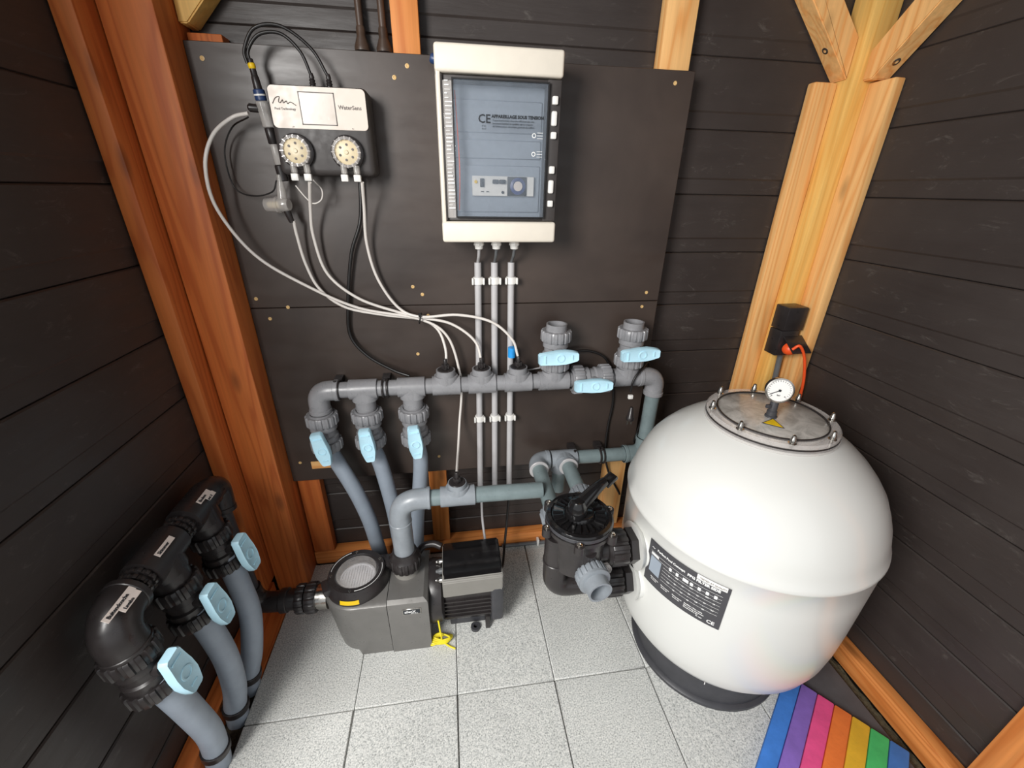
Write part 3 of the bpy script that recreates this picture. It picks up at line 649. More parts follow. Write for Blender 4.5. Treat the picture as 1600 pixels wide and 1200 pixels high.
cable('thin_cable', [P(388, 183, 1.235), P(362, 200, 1.27), P(351, 240, 1.28), P(366, 292, 1.275), P(395, 306, 1.265), P(425, 300, 1.255), P(432, 282, 1.25)], .0018, 'cable', 'thin black cable looping beside the flow cell')
bm = B(); p = at(657, 497, y=1.268); ring(bm, p-V((.003, 0, 0)), (1, 0, -.25), .0175, .0155, .005, 20); box(bm, p.x-.004, p.x+.004, p.y-.02, p.y-.014, p.z+.008, p.z+.02); tag(obj('cable_tie', bm, 'cable', loc=tuple(p)), 'black tie bundling the white tubes', 'cable tie')
# black cables on the right
cable('power_cable', [(.33, 1.285, .87), P(900, 549, 1.28), P(925, 549, 1.28), P(946, 560, 1.282), P(956, 585, 1.286), P(958, 625, 1.29), P(950, 665, 1.292), P(946, 700, 1.285), P(950, 735, 1.30), P(968, 772, 1.312)], .0042, 'cable', 'black cable arching behind the inline valve and down the board')
cable('grey_wire', [(.10, 1.29, .795), P(790, 586, 1.285), P(815, 580, 1.285), P(848, 574, 1.29)], .0025, 'conduit', 'thin pale wire behind the right end of the tees')
t = thing('plug_lead', 'black lead with a two-pin plug hanging in front of the manifold right end', 'plug', at(984, 650, y=1.20))
bm = B(); sweep(bm, smooth_path([P(985, 612, 1.195), P(990, 594, 1.195), P(1002, 578, 1.21), P(1014, 570, 1.26), P(1006, 640, 1.288), P(990, 690, 1.296)], 8), .0036, 10); obj('lead', bm, 'cable', t)
c = at(984, 655, y=1.197)
bm = B(); lathe(bm, [(.004, .048), (.006, .046), (.011, .012), (.014, .008), (.014, .0), (.012, -.003)], c, (0, 0, 1), 16); obj('plug_body', bm, 'abs', t)
bm = B(); cyl(bm, c-V((.007, 0, .020)), c-V((.007, 0, .002)), .0022); cyl(bm, c+V((.007, 0, -.020)), c+V((.007, 0, -.002)), .0022); obj('pins', bm, 'chrome', t)
c2 = at(985, 620, y=1.195); bm = B(); box(bm, c2.x-.008, c2.x+.008, c2.y-.005, c2.y+.005, c2.z-.007, c2.z+.007, .0015); obj('tag', bm, 'white', t)

# ------------------------------------------------------------------ lower pipework
ret = thing('return_pipe', 'grey-green pipe under the backing board from the multiport valve to the manifold', 'pipework', (.5, Y, .45))
ZL = .489
bm = B(); sweep(bm, [(.43, Y, ZL), (.63, Y, ZL)], PR, 24); obj('pipe', bm, 'pvc_teal', ret)
elbow(ret, (.615, Y, ZL), (.692, Y, ZL), (.692, Y, .56), 'pvc_teal')
tee(ret, (.385, Y, ZL), (1, 0, 0), (0, -1, 0), 'pvc_mid', L=.095, H=.055)
bm = B(); lathe(bm, [(FR, 0), (FR, .05), (FR-.003, .05)], (.372, Y, ZL), (0, 0, -1), 28); obj('socket', bm, 'pvc_mid', ret)
bm = B(); sweep(bm, [(.372, Y, ZL-.04), (.372, Y, .35)], PR, 24); obj('pipe', bm, 'pvc_teal', ret)
bm = B(); sweep(bm, [(.390, Y-.05, ZL), (.390, 1.03, ZL)], PR, 24); obj('pipe', bm, 'pvc_teal', ret)
bm = B(); ring(bm, (.390, Y-.05, ZL), (0, -1, 0), FR+.003, PR-.002, .006, 28); obj('collar', bm, 'conduit', ret)
pipe_clip(ret, .425, ZL); pipe_clip(ret, .528, ZL)
dis = thing('pump_discharge_pipe', 'grey pipe rising from the pump and running right to the multiport valve', 'pipework', (-.18, 1.04, .3))
XA = .282
elbow(dis, (.332, Y, ZL), (XA, Y, ZL), (XA, Y-.06, ZL), 'pvc_mid', rad=.042)
bm = B(); sweep(bm, [(XA, Y-.04, ZL), (XA, .945, ZL)], PR, 24); obj('pipe', bm, 'pvc_teal', dis)
bm = B(); ring(bm, (XA, Y-.056, ZL), (0, -1, 0), FR+.003, PR-.002, .006, 28); obj('collar', bm, 'conduit', dis)
ZP = .518
bm = B(); sweep(bm, [(-.115, 1.04, ZP), (XA-.02, 1.04, ZP-.004)], PR, 24); obj('pipe', bm, 'pvc_teal', dis)
bm = B(); sweep(bm, bend_path([(-.184, 1.037, .30), (-.184, 1.037, ZP), (-.092, 1.04, ZP)], .062, 12), .0325, 28)
ring(bm, (-.098, 1.04, ZP), (1, 0, 0), .0345, PR-.002, .010, 28); ring(bm, (-.1845, 1.037, .435), (0, 0, 1), .0345, .028, .006, 28); obj('bend', bm, 'pvc_mid', dis)
tee(dis, (-.005, 1.04, ZP), (1, 0, 0), (0, 0, 1), 'pvc_mid', L=.105, H=.052, rs=.028)
injector((-.005, 1.04, ZP+.052), 'black injector on the tee above the pump motor')

# ------------------------------------------------------------------ multiport valve
VX, VY = .308, .808
mv = thing('multiport_valve', 'black multiport valve with lever handle between pump and white tank', 'valve', (VX, VY, .35))
bm = B(); lathe(bm, [(.060, .455), (.068, .462), (.072, .50), (.074, .575), (.088, .585), (.089, .597)], (VX, VY, 0), (0, 0, 1), 40); obj('body', bm, 'abs', mv)
bm = B(); lathe(bm, [(.087, .597), (.088, .612), (.084, .618), (.076, .620), (.072, .616), (.040, .618), (.036, .628), (.030, .630), (0, .630)], (VX, VY, 0), (0, 0, 1), 40)
for k in range(24):
    a = 2*PI*k/24; obox(bm, (VX+math.cos(a)*.056, VY+math.sin(a)*.056, .6195), (math.cos(a), math.sin(a), 0), (0, 0, 1), .026, .004, .006)
obj('lid', bm, 'abs_gloss', mv)
bm = B(); ring(bm, (VX, VY, .600), (0, 0, 1), .0885, .0845, .012, 40); obj('indicator_ring', bm, 'base', mv)
for k in range(6):
    a = 2*PI*k/6+.25; p = V((VX+math.cos(a)*.094, VY+math.sin(a)*.094, 0))
    bm = B(); lathe(bm, [(.013, .580), (.013, .604)], p, (0, 0, 1), 12); obj('lug', bm, 'abs', mv)
    bolt_head(mv, p+V((0, 0, .604)), (0, 0, 1), .006)
# handle
h0, h1 = V((VX-.012, VY-.012, .648)), V((.378, .835, .695))
bm = B(); Pth = smooth_path([h0, h0.lerp(h1, .35)+V((0, 0, .004)), h0.lerp(h1, .7)+V((0, 0, .006)), h1], 6)
sweep(bm, Pth, [.022-.010*i/(len(Pth)-1) for i in range(len(Pth))], 16)
for v in bm.verts:
    pass
lathe(bm, [(.024, .625), (.026, .64), (.024, .66), (.016, .674), (0, .678)], (h0.x, h0.y, 0), (0, 0, 1), 24)
obox(bm, h1+V((.014, .008, -.002)), (h1-h0), (0, 0, 1), .04, .030, .012, .004)
obj('lever', bm, 'abs_gloss', mv)
# tank side ports
YP = .803
for z, x0 in ((.492, VX+.05), (.372, VX-.02)):
    bm = B(); sweep(bm, [(x0, YP, z), (.42, YP, z)], .033, 24); obj('side_pipe', bm, 'abs', mv)
    bm = B(); ribs(bm, (.398, YP, z), (1, 0, 0), .046, .050, .046, 14); lathe(bm, [(.040, 0), (.046, .006), (.046, .012)], (.390, YP, z), (1, 0, 0), 28); obj('union_nut', bm, 'abs', mv)
    bm = B(); lathe(bm, [(.050, 0), (.050, .028)], (.450, YP, z), (1, 0, 0), 6, hint=(0, 0, 1)); obj('hex_flange', bm, 'abs', mv)
# lower U pipe on the left
bm = B(); sweep(bm, bend_path([(.252, YP, .56), (.252, YP, .372), (.32, YP, .372)], .045, 12), .033, 28); ring(bm, (.252, YP, .462), (0, 0, 1), .0355, .03, .010, 28); obj('lower_elbow', bm, 'abs', mv)
bm = B(); lathe(bm, [(.030, 0), (.030, .09)], (XA-.0, .955, ZL), (0, -1, -.0), 24); obj('rear_port', bm, 'abs', mv)
bm = B(); lathe(bm, [(.030, 0), (.030, .14)], (.380, .955, ZL), (-.25, -1, 0), 24); obj('rear_port', bm, 'abs', mv)
bm = B(); ribs(bm, (XA-.002, .965, ZL), (0, -1, 0), .037, .041, .045, 14); obj('grey_union', bm, 'pvc_mid', mv)
bm = B(); ribs(bm, (.390, 1.035, ZL), (0, -1, 0), .038, .042, .040, 16); lathe(bm, [(.033, -.012), (.038, 0), (.038, .04)], (.390, 1.035, ZL), (0, -1, 0), 28); lathe(bm, [(.036, .04), (.036, .075)], (.390, 1.035, ZL), (0, -1, 0), 28); obj('grey_union', bm, 'pvc_mid', mv)
# waste port with open union towards the door
bm = B(); lathe(bm, [(.030, 0), (.030, .05), (.036, .052), (.036, .062)], (.324, .80, .480), (.12, -1, 0), 24); cyl(bm, (.318, .765, .50), (.322, .745, .55), .018); obj('waste_port', bm, 'abs', mv)
wd = V((.12, -1, -.02)).normalized(); w0 = V((.327, .748, .480))
bm = B(); lathe(bm, [(.030, 0), (.037, .004)], w0, wd, 24); ribs(bm, w0+wd*.004, wd, .0395, .043, .030, 18); lathe(bm, [(.0425, .030), (.0425, .038), (.034, .040)], w0, wd, 28); obj('waste_union', bm, 'pvc_mid', mv)
bm = B(); lathe(bm, [(.0315, .038), (.0315, .070), (.0265, .070), (.0265, .02), (0, .02)], w0, wd, 28, False, False); obj('open_socket', bm, 'pvc_mid', mv)
bm = B(); lathe(bm, [(.014, 0), (.014, .012), (0, .012)], (.375, .755, .475), (0, -1, .3), 20); obj('sight_glass', bm, 'clear', mv)

# ------------------------------------------------------------------ sand filter tank
TX, TY = .797, .830
tk = thing('filter_tank', 'large white round sand filter tank on a black foot', 'tank', (TX, TY, 0))
prof = [(.190, .09), (.207, .105), (.225, .12), (.249, .142), (.272, .168), (.291, .20), (.303, .245), (.309, .30), (.3125, .37), (.3145, .45), (.316, .53), (.3175, .598), (.3205, .602), (.3215, .608), (.320, .615), (.3155, .622), (.311, .645), (.304, .672), (.293, .70), (.279, .73), (.260, .757), (.235, .785), (.205, .811), (.175, .832), (.150, .846), (.140, .850), (0, .852)]
bm = B(); lathe(bm, prof, (TX, TY, 0), (0, 0, 1), 96, cap0=True); obj('body', bm, 'tank', tk, smooth=50)
bm = B(); lathe(bm, [(.229, 0), (.229, .010), (.224, .014), (.218, .016), (.215, .09), (.210, .125), (.185, .13)], (TX, TY, 0), (0, 0, 1), 72); obj('foot', bm, 'base', tk)
# port bosses
for z in (.492, .372):
    bm = B(); lathe(bm, [(.066, 0), (.060, .012), (.052, .016)], (.470, YP, z), (1, 0, 0), 32); lathe(bm, [(.052, -.001), (.058, .006), (.062, .03)], (.478, YP, z), (1, 0, 0), 32); obj('port_boss', bm, 'tank', tk)
# lid
bm = B(); ring(bm, (TX, TY, .846), (0, 0, 1), .1535, .122, .012, 72); ring(bm, (TX, TY, .860), (0, 0, 1), .151, .126, .012, 72, .003); obj('clamp_ring', bm, 'clear', tk)
bm = B(); ring(bm, (TX, TY, .8525), (0, 0, 1), .1515, .1505, .009, 72, .0004); ring(bm, (TX, TY, .868), (0, 0, 1), .1275, .1245, .007, 72, .001); obj('gasket', bm, 'abs', tk)
bm = B(); lathe(bm, [(.126, .852), (.126, .870), (.118, .874), (.06, .878), (0, .879)], (TX, TY, 0), (0, 0, 1), 64); obj('lid', bm, 'lid', tk)
for k in range(8):
    a = math.radians(25+45*k); p = V((TX+math.cos(a)*.140, TY+math.sin(a)*.140, 0))
    bm = B(); lathe(bm, [(.009, .871), (.009, .873), (.0065, .8735), (.0065, .882), (.005, .885), (.004, .892), (.0015, .894)], p, (0, 0, 1), 12); cyl(bm, p+V((0, 0, .835)), p+V((0, 0, .872)), .004); obj('bolt', bm, 'chrome', tk)
# warning triangle
bm = B(); tr = [at(1192, 661, z=.8785), at(1207.5, 655, z=.879), at(1224, 669, z=.8785)]
cc = (tr[0]+tr[1]+tr[2])/3
extrude_poly(bm, [cc+(p-cc)*1.12 for p in tr], (0, 0, .001)); ws = obj('warning_sticker', bm, 'inkblack', tk)
bm = B(); extrude_poly(bm, [cc+(p-cc)*.92+V((0, 0, .0006)) for p in tr], (0, 0, .0010)); obj('sticker_face', bm, 'yellow', ws)
# pressure gauge
gc = V((.772, .800, .955)); gn = V((-.42, -.90, .12)).normalized()
gb = V((.778, .808, .878))
bm = B(); lathe(bm, [(.014, 0), (.014, .004), (.0115, .006), (.0115, .016), (.0095, .018), (.0095, .040), (.006, .052)], gb, (-.0, .02, 1), 16); obox(bm, gb+V((-.014, .0, .030)), (-1, 0, 0), (0, 0, 1), .014, .008, .010, .002); obj('gauge_valve', bm, 'base', tk)
bm = B(); lathe(bm, [(.022, -.020), (.028, -.016), (.029, 0), (.031, .001), (.031, .005), (.0275, .006), (.0275, .002), (0, .002)], gc, gn, 40); pg = obj('pressure_gauge', bm, 'chrome', tk)
bm = B(); lathe(bm, [(.0272, .0025), (0, .0026)], gc, gn, 36, False, False); obj('gauge_face', bm, 'white', pg)
gu = V((0, 0, 1)).cross(gn).normalized(); gv = gn.cross(gu)
bm = B()
for k in range(22):
    a = math.radians(-45+270*k/21); r = gu*math.cos(a)+gv*math.sin(a); obox(bm, gc+gn*.0030+r*.0235, r, gn, .004, .0008, .0004)
obox(bm, gc+gn*.0036-gu*.008-gv*.005, gu*.85+gv*.5, gn, .026, .0018, .0006); lathe(bm, [(.003, .003), (.003, .0048), (0, .0048)], gc, gn, 12)
place(bm, text_bm('bar', .006), gc+gn*.0032-gu*.004-gv*.014, gu, gv); place(bm, text_bm('0', .005), gc+gn*.0032-gu*.016-gv*.016, gu, gv); place(bm, text_bm('4', .005), gc+gn*.0032+gu*.012-gv*.016, gu, gv); obj('gauge_needle', bm, 'inkblack', pg)
# rating label wrapped on the tank
RA = .3175; a0, a1, lz0, lz1 = math.radians(194.2), math.radians(231.9), .429, .569
def wrap(bm, t, off):
    for v in t.verts:
        u, z, h = v.co.x, v.co.y, v.co.z; a = a0+u/RA; r = RA+off+h+(z-.07)*.012
        v.co = V((TX+math.cos(a)*r, TY+math.sin(a)*r, lz0+z))
    merge(bm, t)
LW = (a1-a0)*RA
def patch(u0, u1, z0, z1, n=12):
    t = B(); n = max(1, int((u1-u0)/.016)); vs = [[t.verts.new((u0+(u1-u0)*i/n, z, h)) for i in range(n+1)] for z, h in ((z0, 0), (z1, 0))]
    for i in range(n): t.faces.new((vs[0][i], vs[0][i+1], vs[1][i+1], vs[1][i]))
    return t
bm = B(); wrap(bm, patch(0, LW, 0, .14, 16), .0008); lab = obj('rating_label', bm, 'label', tk)
bm = B()
def wt(s, size, u, z, bold=.0002, align='LEFT'):
    t = text_bm(s, size, bold, 0, align); bmesh.ops.translate(t, verts=t.verts, vec=(u, z, 0)); wrap(bm, t, .0013)
wt('Perfect Pool Concept', .0090, .028, .1195, .0004); wt('~', .018, .010, .115); wt('PPG FILTER SIDE', .0105, .114, .1165, .0006)
for k in range(7): wrap(bm, patch(.052 if k > 1 else .010, LW-.012, .107-k*.0108, .1077-k*.0108), .0013)
wrap(bm, patch(.012, .036, .098, .105), .0013)
for k in range(7):
    u = .070+k*.0185; wrap(bm, patch(u-.001, u+(.006 if k != 2 else .013), .092, .102), .0013)
    for j in range(5): wt(['450', '10', '25', '2,5', '50'][j] if (j+k) % 2 else '-', .0052, u, .0835-j*.0108)
for k in range(3): wt('Maxi pressure', .0045, .022+k*.034, .026); wt('service bar', .0042, .024+k*.034, .020)
for k, s in enumerate(('Zandfilter / Filtre a sable', 'Max. working temperature', 'Manufactured in EU')): wt(s, .0045, .122, .027-k*.006)
wt('CE', .015, LW-.030, .008, .0004); wt('Nr. 0029', .004, LW-.055, .010)
obj('label_print', bm, 'inkwhite', lab)
bm = B(); wrap(bm, patch(.012, .046, .040, .093), .0012); obj('label_drawing', bm, 'inner', lab)
bm = B(); wrap(bm, patch(.135, .202, .1265, .141), .0020); obj('white_sticker', bm, 'white', lab)
bm = B(); wrap0 = bm
t_ = text_bm('TESTED AT QUALITY', .0062, .0001, 0); bmesh.ops.translate(t_, verts=t_.verts, vec=(.142, .1305, 0)); wrap(bm, t_, .0026); obj('sticker_text', bm, 'ink', lab)
# small plate on the foot
a = math.radians(240)
bm = B(); d = V((math.cos(a), math.sin(a), 0)); q = V((TX, TY, .100))+d*.2145
obox(bm, q, V((0, 0, 1)).cross(d), d, .020, .008, .003); obox(bm, q+V((.004, 0, -.014)), V((0, 0, 1)).cross(d), d, .006, .010, .003); obox(bm, q+V((-.008, 0, -.013)), V((0, 0, 1)).cross(d), d, .002, .009, .003); obj('foot_sticker', bm, 'white', tk)

# ------------------------------------------------------------------ socket on the post
sk = thing('socket_box', 'black outdoor socket box on the yellow corner post above the gauge', 'socket', (1.165, 1.26, .90))
dn = V((-.55, -.83, 0)).normalized(); ds = V((0, 0, 1)).cross(dn) * -1
cb = at(1239, 500, y=1.235)
bm = B(); box(bm, 1.115, 1.188, 1.215, 1.277, .960, 1.040, .003); obj('upper_box', bm, 'abs', sk)
bm = B(); box(bm, 1.115, 1.186, 1.222, 1.277, .868, .958, .003); obj('lower_box', bm, 'abs', sk)
bm = B(); obox(bm, (1.165, 1.195, .918), (0, -.8, -.55), (0, -.55, .8), .075, .070, .005, .002); obj('flap', bm, 'abs', sk)
bm = B(); cyl(bm, (1.176, 1.264, .868), (1.190, 1.262, .66), .0095); obj('conduit', bm, 'cable_grey', sk)
t = thing('orange_plug', 'orange plug and cord in the black socket box', 'plug', (1.15, 1.2, .90))
bm = B(); lathe(bm, [(.020, 0), (.022, .008), (.019, .020), (.010, .030), (0, .032)], (1.150, 1.215, .900), (0, -1, -.15), 24); obj('plug_body', bm, 'orange', t)
bm = B(); sweep(bm, smooth_path([P(1238, 546, 1.175), P(1250, 541, 1.165), P(1257, 560, 1.165), P(1256, 592, 1.165), P(1250, 620, 1.165), P(1243, 648, 1.165), (1.185, 1.17, .55)], 8), .0048, 10); obj('cord', bm, 'orange', t)

# ------------------------------------------------------------------ pump
pm = thing('pool_pump', 'dark grey pool pump with round strainer lid standing on the tiles', 'pump', (-.16, 1.02, 0))
def dshape(x1, r, cx, cy, y0, y1, n=18):
    pts = [(x1, y0), (cx, y0)]
    for k in range(1, n): a = -PI/2-PI*k/n; pts.append((cx+math.cos(a)*r, cy+math.sin(a)*r))
    return pts+[(cx, y1), (x1, y1)]
def stack(bm, layers):
    L_ = [[bm.verts.new((x, y, z)) for x, y in pts] for pts, z in layers]; m = len(L_[0])
    for a, b in zip(L_, L_[1:]):
        for k in range(m): bm.faces.new((a[k], a[(k+1) % m], b[(k+1) % m], b[k]))
    bm.faces.new(L_[0]); bm.faces.new(L_[-1]); return bm
def dl(s, z, ins=0): return (dshape(-.2375, .105-ins-s, -.335, 1.02, .915+ins+s*.2, 1.125-ins), z)
bm = B(); stack(bm, [dl(.022, 0), dl(.018, .03), dl(0, .205), dl(0, .213), dl(0, .2175, .0015), dl(0, .220, .005), dl(0, .226, .018)]); obj('strainer_housing', bm, 'pump', pm, smooth=35)
def rl(z, ins=0, t=0): return ([(-.112-ins-t, .915+ins), (-.2355, .915+ins), (-.2355, 1.125-ins), (-.112-ins-t, 1.125-ins)], z)
bm = B(); stack(bm, [rl(0), rl(.213), rl(.2175, .0015), rl(.220, .005), rl(.226, .014, .0)]); obj('volute_housing', bm, 'pump', pm, smooth=30)
LC = V((-.336, 1.02, 0))
bm = B(); lathe(bm, [(.096, .222), (.098, .232), (.094, .246), (.088, .262), (.085, .268), (.068, .268), (.064, .262), (.063, .225), (0, .223)], LC, (0, 0, 1), 56)
for a in (205, 25):
    a = math.radians(a); d = V((math.cos(a), math.sin(a), 0)); obox(bm, LC+d*.094+V((0, 0, .248)), d, (0, 0, 1), .026, .050, .026, .006)
lidp = obj('lid_ring', bm, 'abs', pm)
bm = B(); lathe(bm, [(.064, .262), (.060, .267), (.03, .272), (0, .273)], LC, (0, 0, 1), 48, False); obj('lid_window', bm, 'clear', lidp)
bm = B(); lathe(bm, [(.060, .2255), (.055, .240), (.050, .241), (.048, .236), (0, .235)], LC, (0, 0, 1), 48)
for k in range(-5, 6): obox(bm, LC+V((k*.008, 0, .237)), (0, 1, 0), (0, 0, 1), 2*math.sqrt(max(0, .046**2-(k*.008)**2)), .002, .002)
obj('basket', bm, 'basket', lidp)
for a in (100, 30, 190, 265):
    a = math.radians(a); bm = B(); p = LC+V((math.cos(a)*.077, math.sin(a)*.077, .268)); lathe(bm, [(.0042, 0), (.0042, .001), (.002, .001), (.002, -.001)], p, (0, 0, 1), 12); obj('screw', bm, 'chrome', lidp)
bm = B()
for s, e in ((112, 182), (275, 378)):
    arc = [LC+V((math.cos(math.radians(t))*.079, math.sin(math.radians(t))*.079, .2685)) for t in range(s, e, 5)]; sweep(bm, arc, .0009, 6)
obj('white_arc', bm, 'inkwhite', lidp)
bm = B(); n = 10; vs = [[], []]
for i in range(n+1):
    a = math.radians(248+34*i/n)
    for j, (r, z) in enumerate(((.0985, .232), (.0955, .246))): vs[j].append(bm.verts.new(LC+V((math.cos(a)*r*1.004, math.sin(a)*r*1.004, z))))
for i in range(n): bm.faces.new((vs[0][i], vs[0][i+1], vs[1][i+1], vs[1][i]))
obj('yellow_sticker', bm, 'yellow', lidp)
# outlet and inlet
bm = B(); lathe(bm, [(.042, .222), (.040, .228), (.040, .252), (.036, .252)], (-.184, 1.037, 0), (0, 0, 1), 32); obj('outlet_collar', bm, 'pump_lite', pm)
bm = B(); ribs(bm, (-.184, 1.037, .252), (0, 0, 1), .047, .050, .042, 16); lathe(bm, [(.047, .294), (.042, .302), (.038, .318), (.034, .318)], (-.184, 1.037, 0), (0, 0, 1), 32); obj('outlet_union', bm, 'abs', pm)
bm = B(); lathe(bm, [(.040, 0), (.038, .035)], (-.436, 1.02, .168), (-1, 0, 0), 28); obj('inlet_collar', bm, 'chrome', pm)
bm = B(); ribs(bm, (-.471, 1.02, .168), (-1, 0, 0), .045, .048, .032, 14); ribs(bm, (-.507, 1.02, .168), (-1, 0, 0), .043, .046, .026, 14); obj('inlet_union', bm, 'abs', pm)
# volute back shroud between housing and motor
bm = B(); lathe(bm, [(.100, 0), (.104, .010), (.100, .04), (.085, .048)], (-.113, 1.03, .130), (1, 0, 0), 32); sweep(bm, smooth_path([(-.155, 1.09, .235), (-.13, 1.10, .262), (-.095, 1.10, .268), (-.07, 1.09, .262)], 5), .012, 12); obj('shroud', bm, 'abs', pm)
bm = B(); box(bm, -.078, .118, .962, 1.10, .045, .19, .020, 3)
for k in range(5): box(bm, -.07, .095, .955, .965, .075+k*.018, .080+k*.018)
obj('motor', bm, 'abs', pm)
bm = B(); box(bm, .088, .132, .950, 1.105, .040, .200, .012, 3); obj('motor_end_cap', bm, 'base', pm)
# electronics box: warm grey skirt, black glossy folded lid
bm = B(); extrude_poly(bm, [(-.066, .952, .178), (-.066, .948, .2475), (-.066, .955, .255), (-.066, 1.10, .262), (-.066, 1.105, .178)], (.194, 0, .006)); bmesh.ops.bevel(bm, geom=bm.edges[:], offset=.003, segments=2, affect='EDGES'); obj('control_box', bm, 'pump_lite', pm)
bm = B(); extrude_poly(bm, [(-.064, .954, .255), (-.064, 1.020, .279), (-.064, 1.088, .272), (-.064, 1.102, .262), (-.064, 1.10, .255)], (.190, 0, .006)); bmesh.ops.bevel(bm, geom=bm.edges[:], offset=.004, segments=2, affect='EDGES'); obj('control_lid', bm, 'abs_gloss', pm)
for k, y in enumerate((.975, 1.01, 1.05)):
    bm = B(); lathe(bm, [(.010, 0), (.010, .012), (.007, .016), (.005, .024)], (-.064, y, .236), (-1, 0, 0), 12); obj('cable_gland', bm, 'chrome' if k != 1 else 'cable_grey', pm)
bm = B(); box(bm, -.05, .09, .985, 1.08, 0, .05, .004); lathe(bm, [(.016, 0), (.016, .012), (.007, .012), (.007, 0)], (.035, .962, .0), (0, 0, 1), 20); obj('motor_foot', bm, 'base', pm)
bm = B(); box(bm, .07, .085, .955, 1.08, 0, .06, .002); obj('foot_bracket', bm, 'abs', pm)
# name plate
bm = B(); box(bm, -.192, -.134, .9130, .9152, .172, .196, .0008, 1); npl = obj('name_plate', bm, 'chrome', pm)
bm = B(); box(bm, -.189, -.137, .9124, .9136, .175, .193); obj('plate_field', bm, 'inkblack', npl)
bm = B(); place(bm, text_bm('silenX', .0135, .0003), (-.185, .9122, .181), ex, ey); place(bm, text_bm('pool pump', .005), (-.166, .9122, .1765), ex, ey); obj('plate_text', bm, 'inkwhite', npl)
# suction pipe to the left wall
sp = thing('suction_pipe', 'black suction pipe dropping down the left corner and running into the pump', 'pipework', (-.66, 1.02, .0))
XM, ZT = -.672, .625
bm = B(); sweep(bm, bend_path([(-.53, 1.02, .168), (-.655, 1.02, .168), (-.664, 1.022, .235)], .045, 10), .032, 24); ring(bm, (-.560, 1.02, .168), (-1, 0, 0), .038, .03, .022, 24); obj('elbow', bm, 'abs', sp)
bm = B(); sweep(bm, [(-.664, 1.022, .22), (-.668, 1.022, .56)], .026, 24); obj('pipe', bm, 'base', sp)

# yellow-green earth wire
bm = B(); p0 = V((-.098, .948, .118))
pts = [p0, p0+V((.010, -.012, -.015)), (-.083, .925, .06), (-.082, .918, .022)]
random.seed(11)
for k in range(5):
    o = V((-.078, .925, .012+.004*k)); w = .036-.002*k; sk_ = .004*k
    pts += [o+V((-w, -.012+sk_, 0)), o+V((-w*.3, .012, .004)), o+V((w*.9, .012-sk_, .002)), o+V((w*.3, -.010, 0))]
pts += [(-.078, .918, .020), (-.058, .908, .006), (-.036, .896, .004)]
sweep(bm, smooth_path(pts, 6), .0029, 8); tag(obj('earth_wire', bm, 'greenyellow', loc=(-.08, .92, 0)), 'coiled yellow earth wire lying on the tile beside the pump', 'wire')

# ------------------------------------------------------------------ manifold on the left wall
lm = thing('wall_manifold', 'black pipe manifold with taped labels along the left wall', 'pipework', (XM, .85, .5))
ry = [.630, .785, .945]
elbow(lm, (XM, ry[0]+.062, ZT), (XM, ry[0], ZT), (XM+.012, ry[0]-.002, ZT-.080), 'abs', r=.042, rad=.055)
for y in ry[1:]: tee(lm, (XM, y, ZT), (0, 1, 0), (.12, -.02, -1), 'abs', L=.11, H=.078, r=.040)
elbow(lm, (XM, 1.0, ZT), (XM, 1.05, ZT-.005), (-.668, 1.03, ZT-.085), 'abs', r=.034, rad=.035)
for a, b in ((.695, .735), (.835, .895), (.99, 1.01)):
    bm = B(); sweep(bm, [(XM, a, ZT), (XM, b, ZT)], .027, 24)
    ribs(bm, (XM, (a+b)/2-.012, ZT), (0, 1, 0), .032, .035, .01, 14); ribs(bm, (XM, (a+b)/2+.004, ZT), (0, 1, 0), .032, .035, .01, 14); obj('pipe', bm, 'abs', lm)
def tape(y, s1, s2, L=.07):
    nrm = V((.62, -.05, .78)).normalized(); e = V((0, 1, 0)); c = V((XM, y, ZT))+nrm*.0420
    up = nrm.cross(e)*-1; up = V((-.78, 0, .62))
    bm = B(); obox(bm, c, e, nrm, L, .013, .0012); 
    if s2: obox(bm, c-up*.012+e*.012, e, nrm, L*.62, .012, .0012)
    o = obj('label_tape', bm, 'paper', lm)
    bm = B(); place(bm, text_bm(s1, .0095, .0002), c-e*L*.42-up*.0035+nrm*.001, e, up)
    if s2: place(bm, text_bm(s2, .0085, .0002), c-up*.0155-e*L*.08+nrm*.001, e, up)
    obj('tape_text', bm, 'inkblack', o)
tape(ry[0]+.012, 'Buitendouche', 'Lavabo', .075); tape(ry[1], 'Skimmer', '', .055); tape(ry[2]+.005, 'Bodem', 'put 2', .05)
WG = 'valves on the left wall manifold'
wl = ['valve with blue lever nearest the camera on the left wall', 'middle valve with blue lever on the left wall', 'farthest valve with blue lever on the left wall beside the corner post']
hl = [[(XM+.034, ry[0]-.008, .465), (XM+.038, ry[0]+.005, .38), (-.632, ry[0]+.02, .28), (-.632, ry[0]+.035, .17), (-.645, ry[0]+.045, .08), (-.660, ry[0]+.048, -.02)],
      [(XM+.034, ry[1]-.008, .465), (XM+.044, ry[1]-.002, .36), (-.622, ry[1]+.0, .26), (-.632, ry[1]+.002, .14), (-.652, ry[1]+.004, .05), (-.66, ry[1]+.004, -.02)],
      [(XM+.034, ry[2]-.008, .465), (XM+.050, ry[2]-.02, .36), (-.612, ry[2]-.035, .26), (-.625, ry[2]-.06, .14), (-.650, ry[2]-.07, .05), (-.66, ry[2]-.075, -.02)]]
hn = ['grey hose nearest the camera curving into the soil by the left wall', 'middle grey hose going into the soil by the left wall', 'farthest grey hose going into the soil by the left wall near the suction pipe']
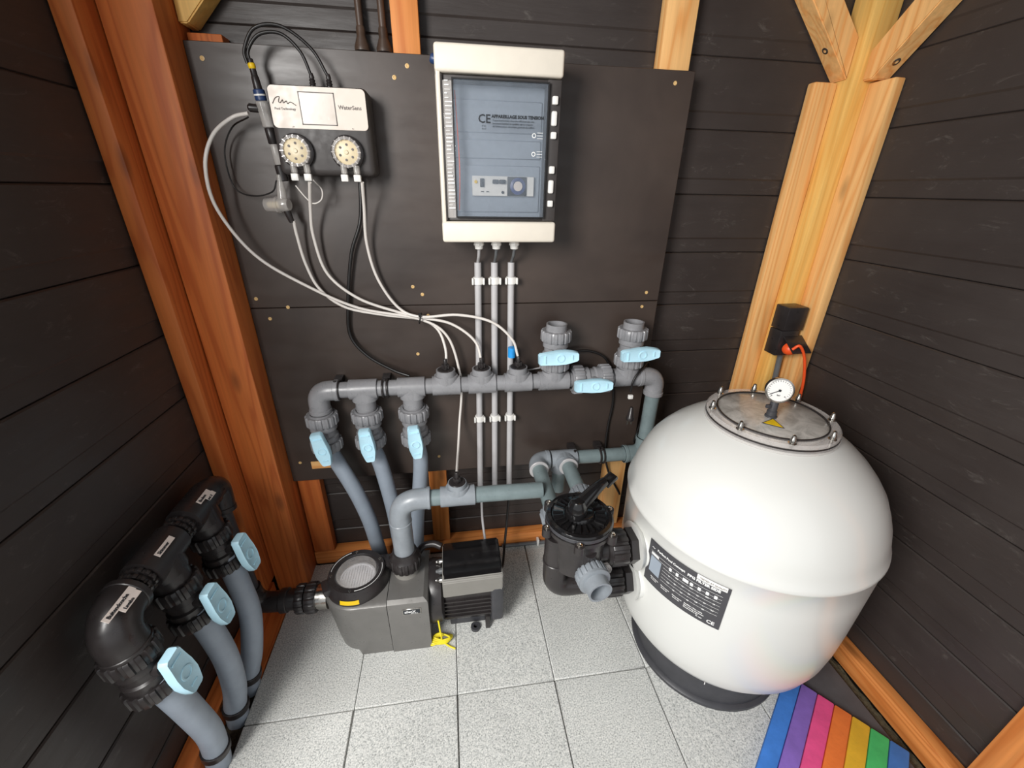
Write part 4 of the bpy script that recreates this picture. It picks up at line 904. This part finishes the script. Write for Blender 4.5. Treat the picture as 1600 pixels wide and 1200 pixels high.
for k in range(3):
    d = V((.13, -.02, -1)).normalized(); c = V((XM, ry[k], ZT))+d*.138
    ball_valve(c, d, (1, -.10, .13), wl[k], 'abs', hd=(.13, .05, -1), hoff=.030, nd=.054, group=WG, lo=.066, hi=.075, hlen=.118, hw=.052, R=1.02)
    P_ = smooth_path(hl[k], 8); bm = B(); sweep(bm, P_, .0285, 24)
    tag(obj('flexible_hose', bm, 'hose', loc=hl[k][-1]), hn[k], 'hose', 'hoses by the left wall')
for k in range(3):
    q = V(hl[k][-2]); d = (V(hl[k][-1])-q).normalized(); bm = B(); ring(bm, q-d*.005, d, .033, .028, .022, 24)
    tag(obj('hose_collar', bm, 'abs', loc=tuple(q)), ['black collar round the nearest hose at floor level', 'black collar round the middle wall hose at floor level', 'black collar round the farthest wall hose at floor level'][k], 'collar', 'collars at the hose feet')

# conduit along the back sill
t = thing('floor_conduit', 'thin grey conduit lying along the foot of the back sill beam', 'conduit', (.4, 1.305, 0))
bm = B(); sweep(bm, [(.17, 1.304, .012), (.95, 1.304, .012)], .008, 12); obj('tube', bm, 'cable_grey', t)
bm = B(); box(bm, .318, .328, 1.294, 1.3155, .002, .034, .002); obj('clip', bm, 'white', t)
# small white bit on the floor by the post
bm = B(); box(bm, -.615, -.590, 1.175, 1.190, 0, .012, .003); tag(obj('white_scrap', bm, 'white', loc=(-.6, 1.18, 0)), 'small white scrap on the floor at the foot of the left corner post', 'scrap')

# ------------------------------------------------------------------ striped foam mat
z = .030; A = at(1278, 1083, z=z); Bq = at(1391, 1155, z=z)
ux = (Bq-A); ux.z = 0; w = ux.length/4; ux.normalize(); vy = V((ux.y, -ux.x, 0))
if vy.x > 0: vy = -vy
mat_ = thing('foam_mat', 'rainbow striped foam mat lying on the floor in front of the tank', 'mat', (A.x, A.y, 0))
cols = ['foam_blue', 'foam_purple', 'foam_pink', 'foam_orange', 'foam_yellow', 'foam_green', 'foam_blue2']
names = ['blue', 'purple', 'pink', 'orange', 'yellow', 'green', 'blue']
for k, cn in enumerate(cols):
    o0 = A+ux*w*(k-2); L = .56; cc = o0+ux*w/2+vy*L/2; cc.z = .0155
    bm = B(); obox(bm, cc, vy, (0, 0, 1), L, w-.0006, .029, .004); obj('foam_strip', bm, cn, mat_, label=names[k]+' foam strip')
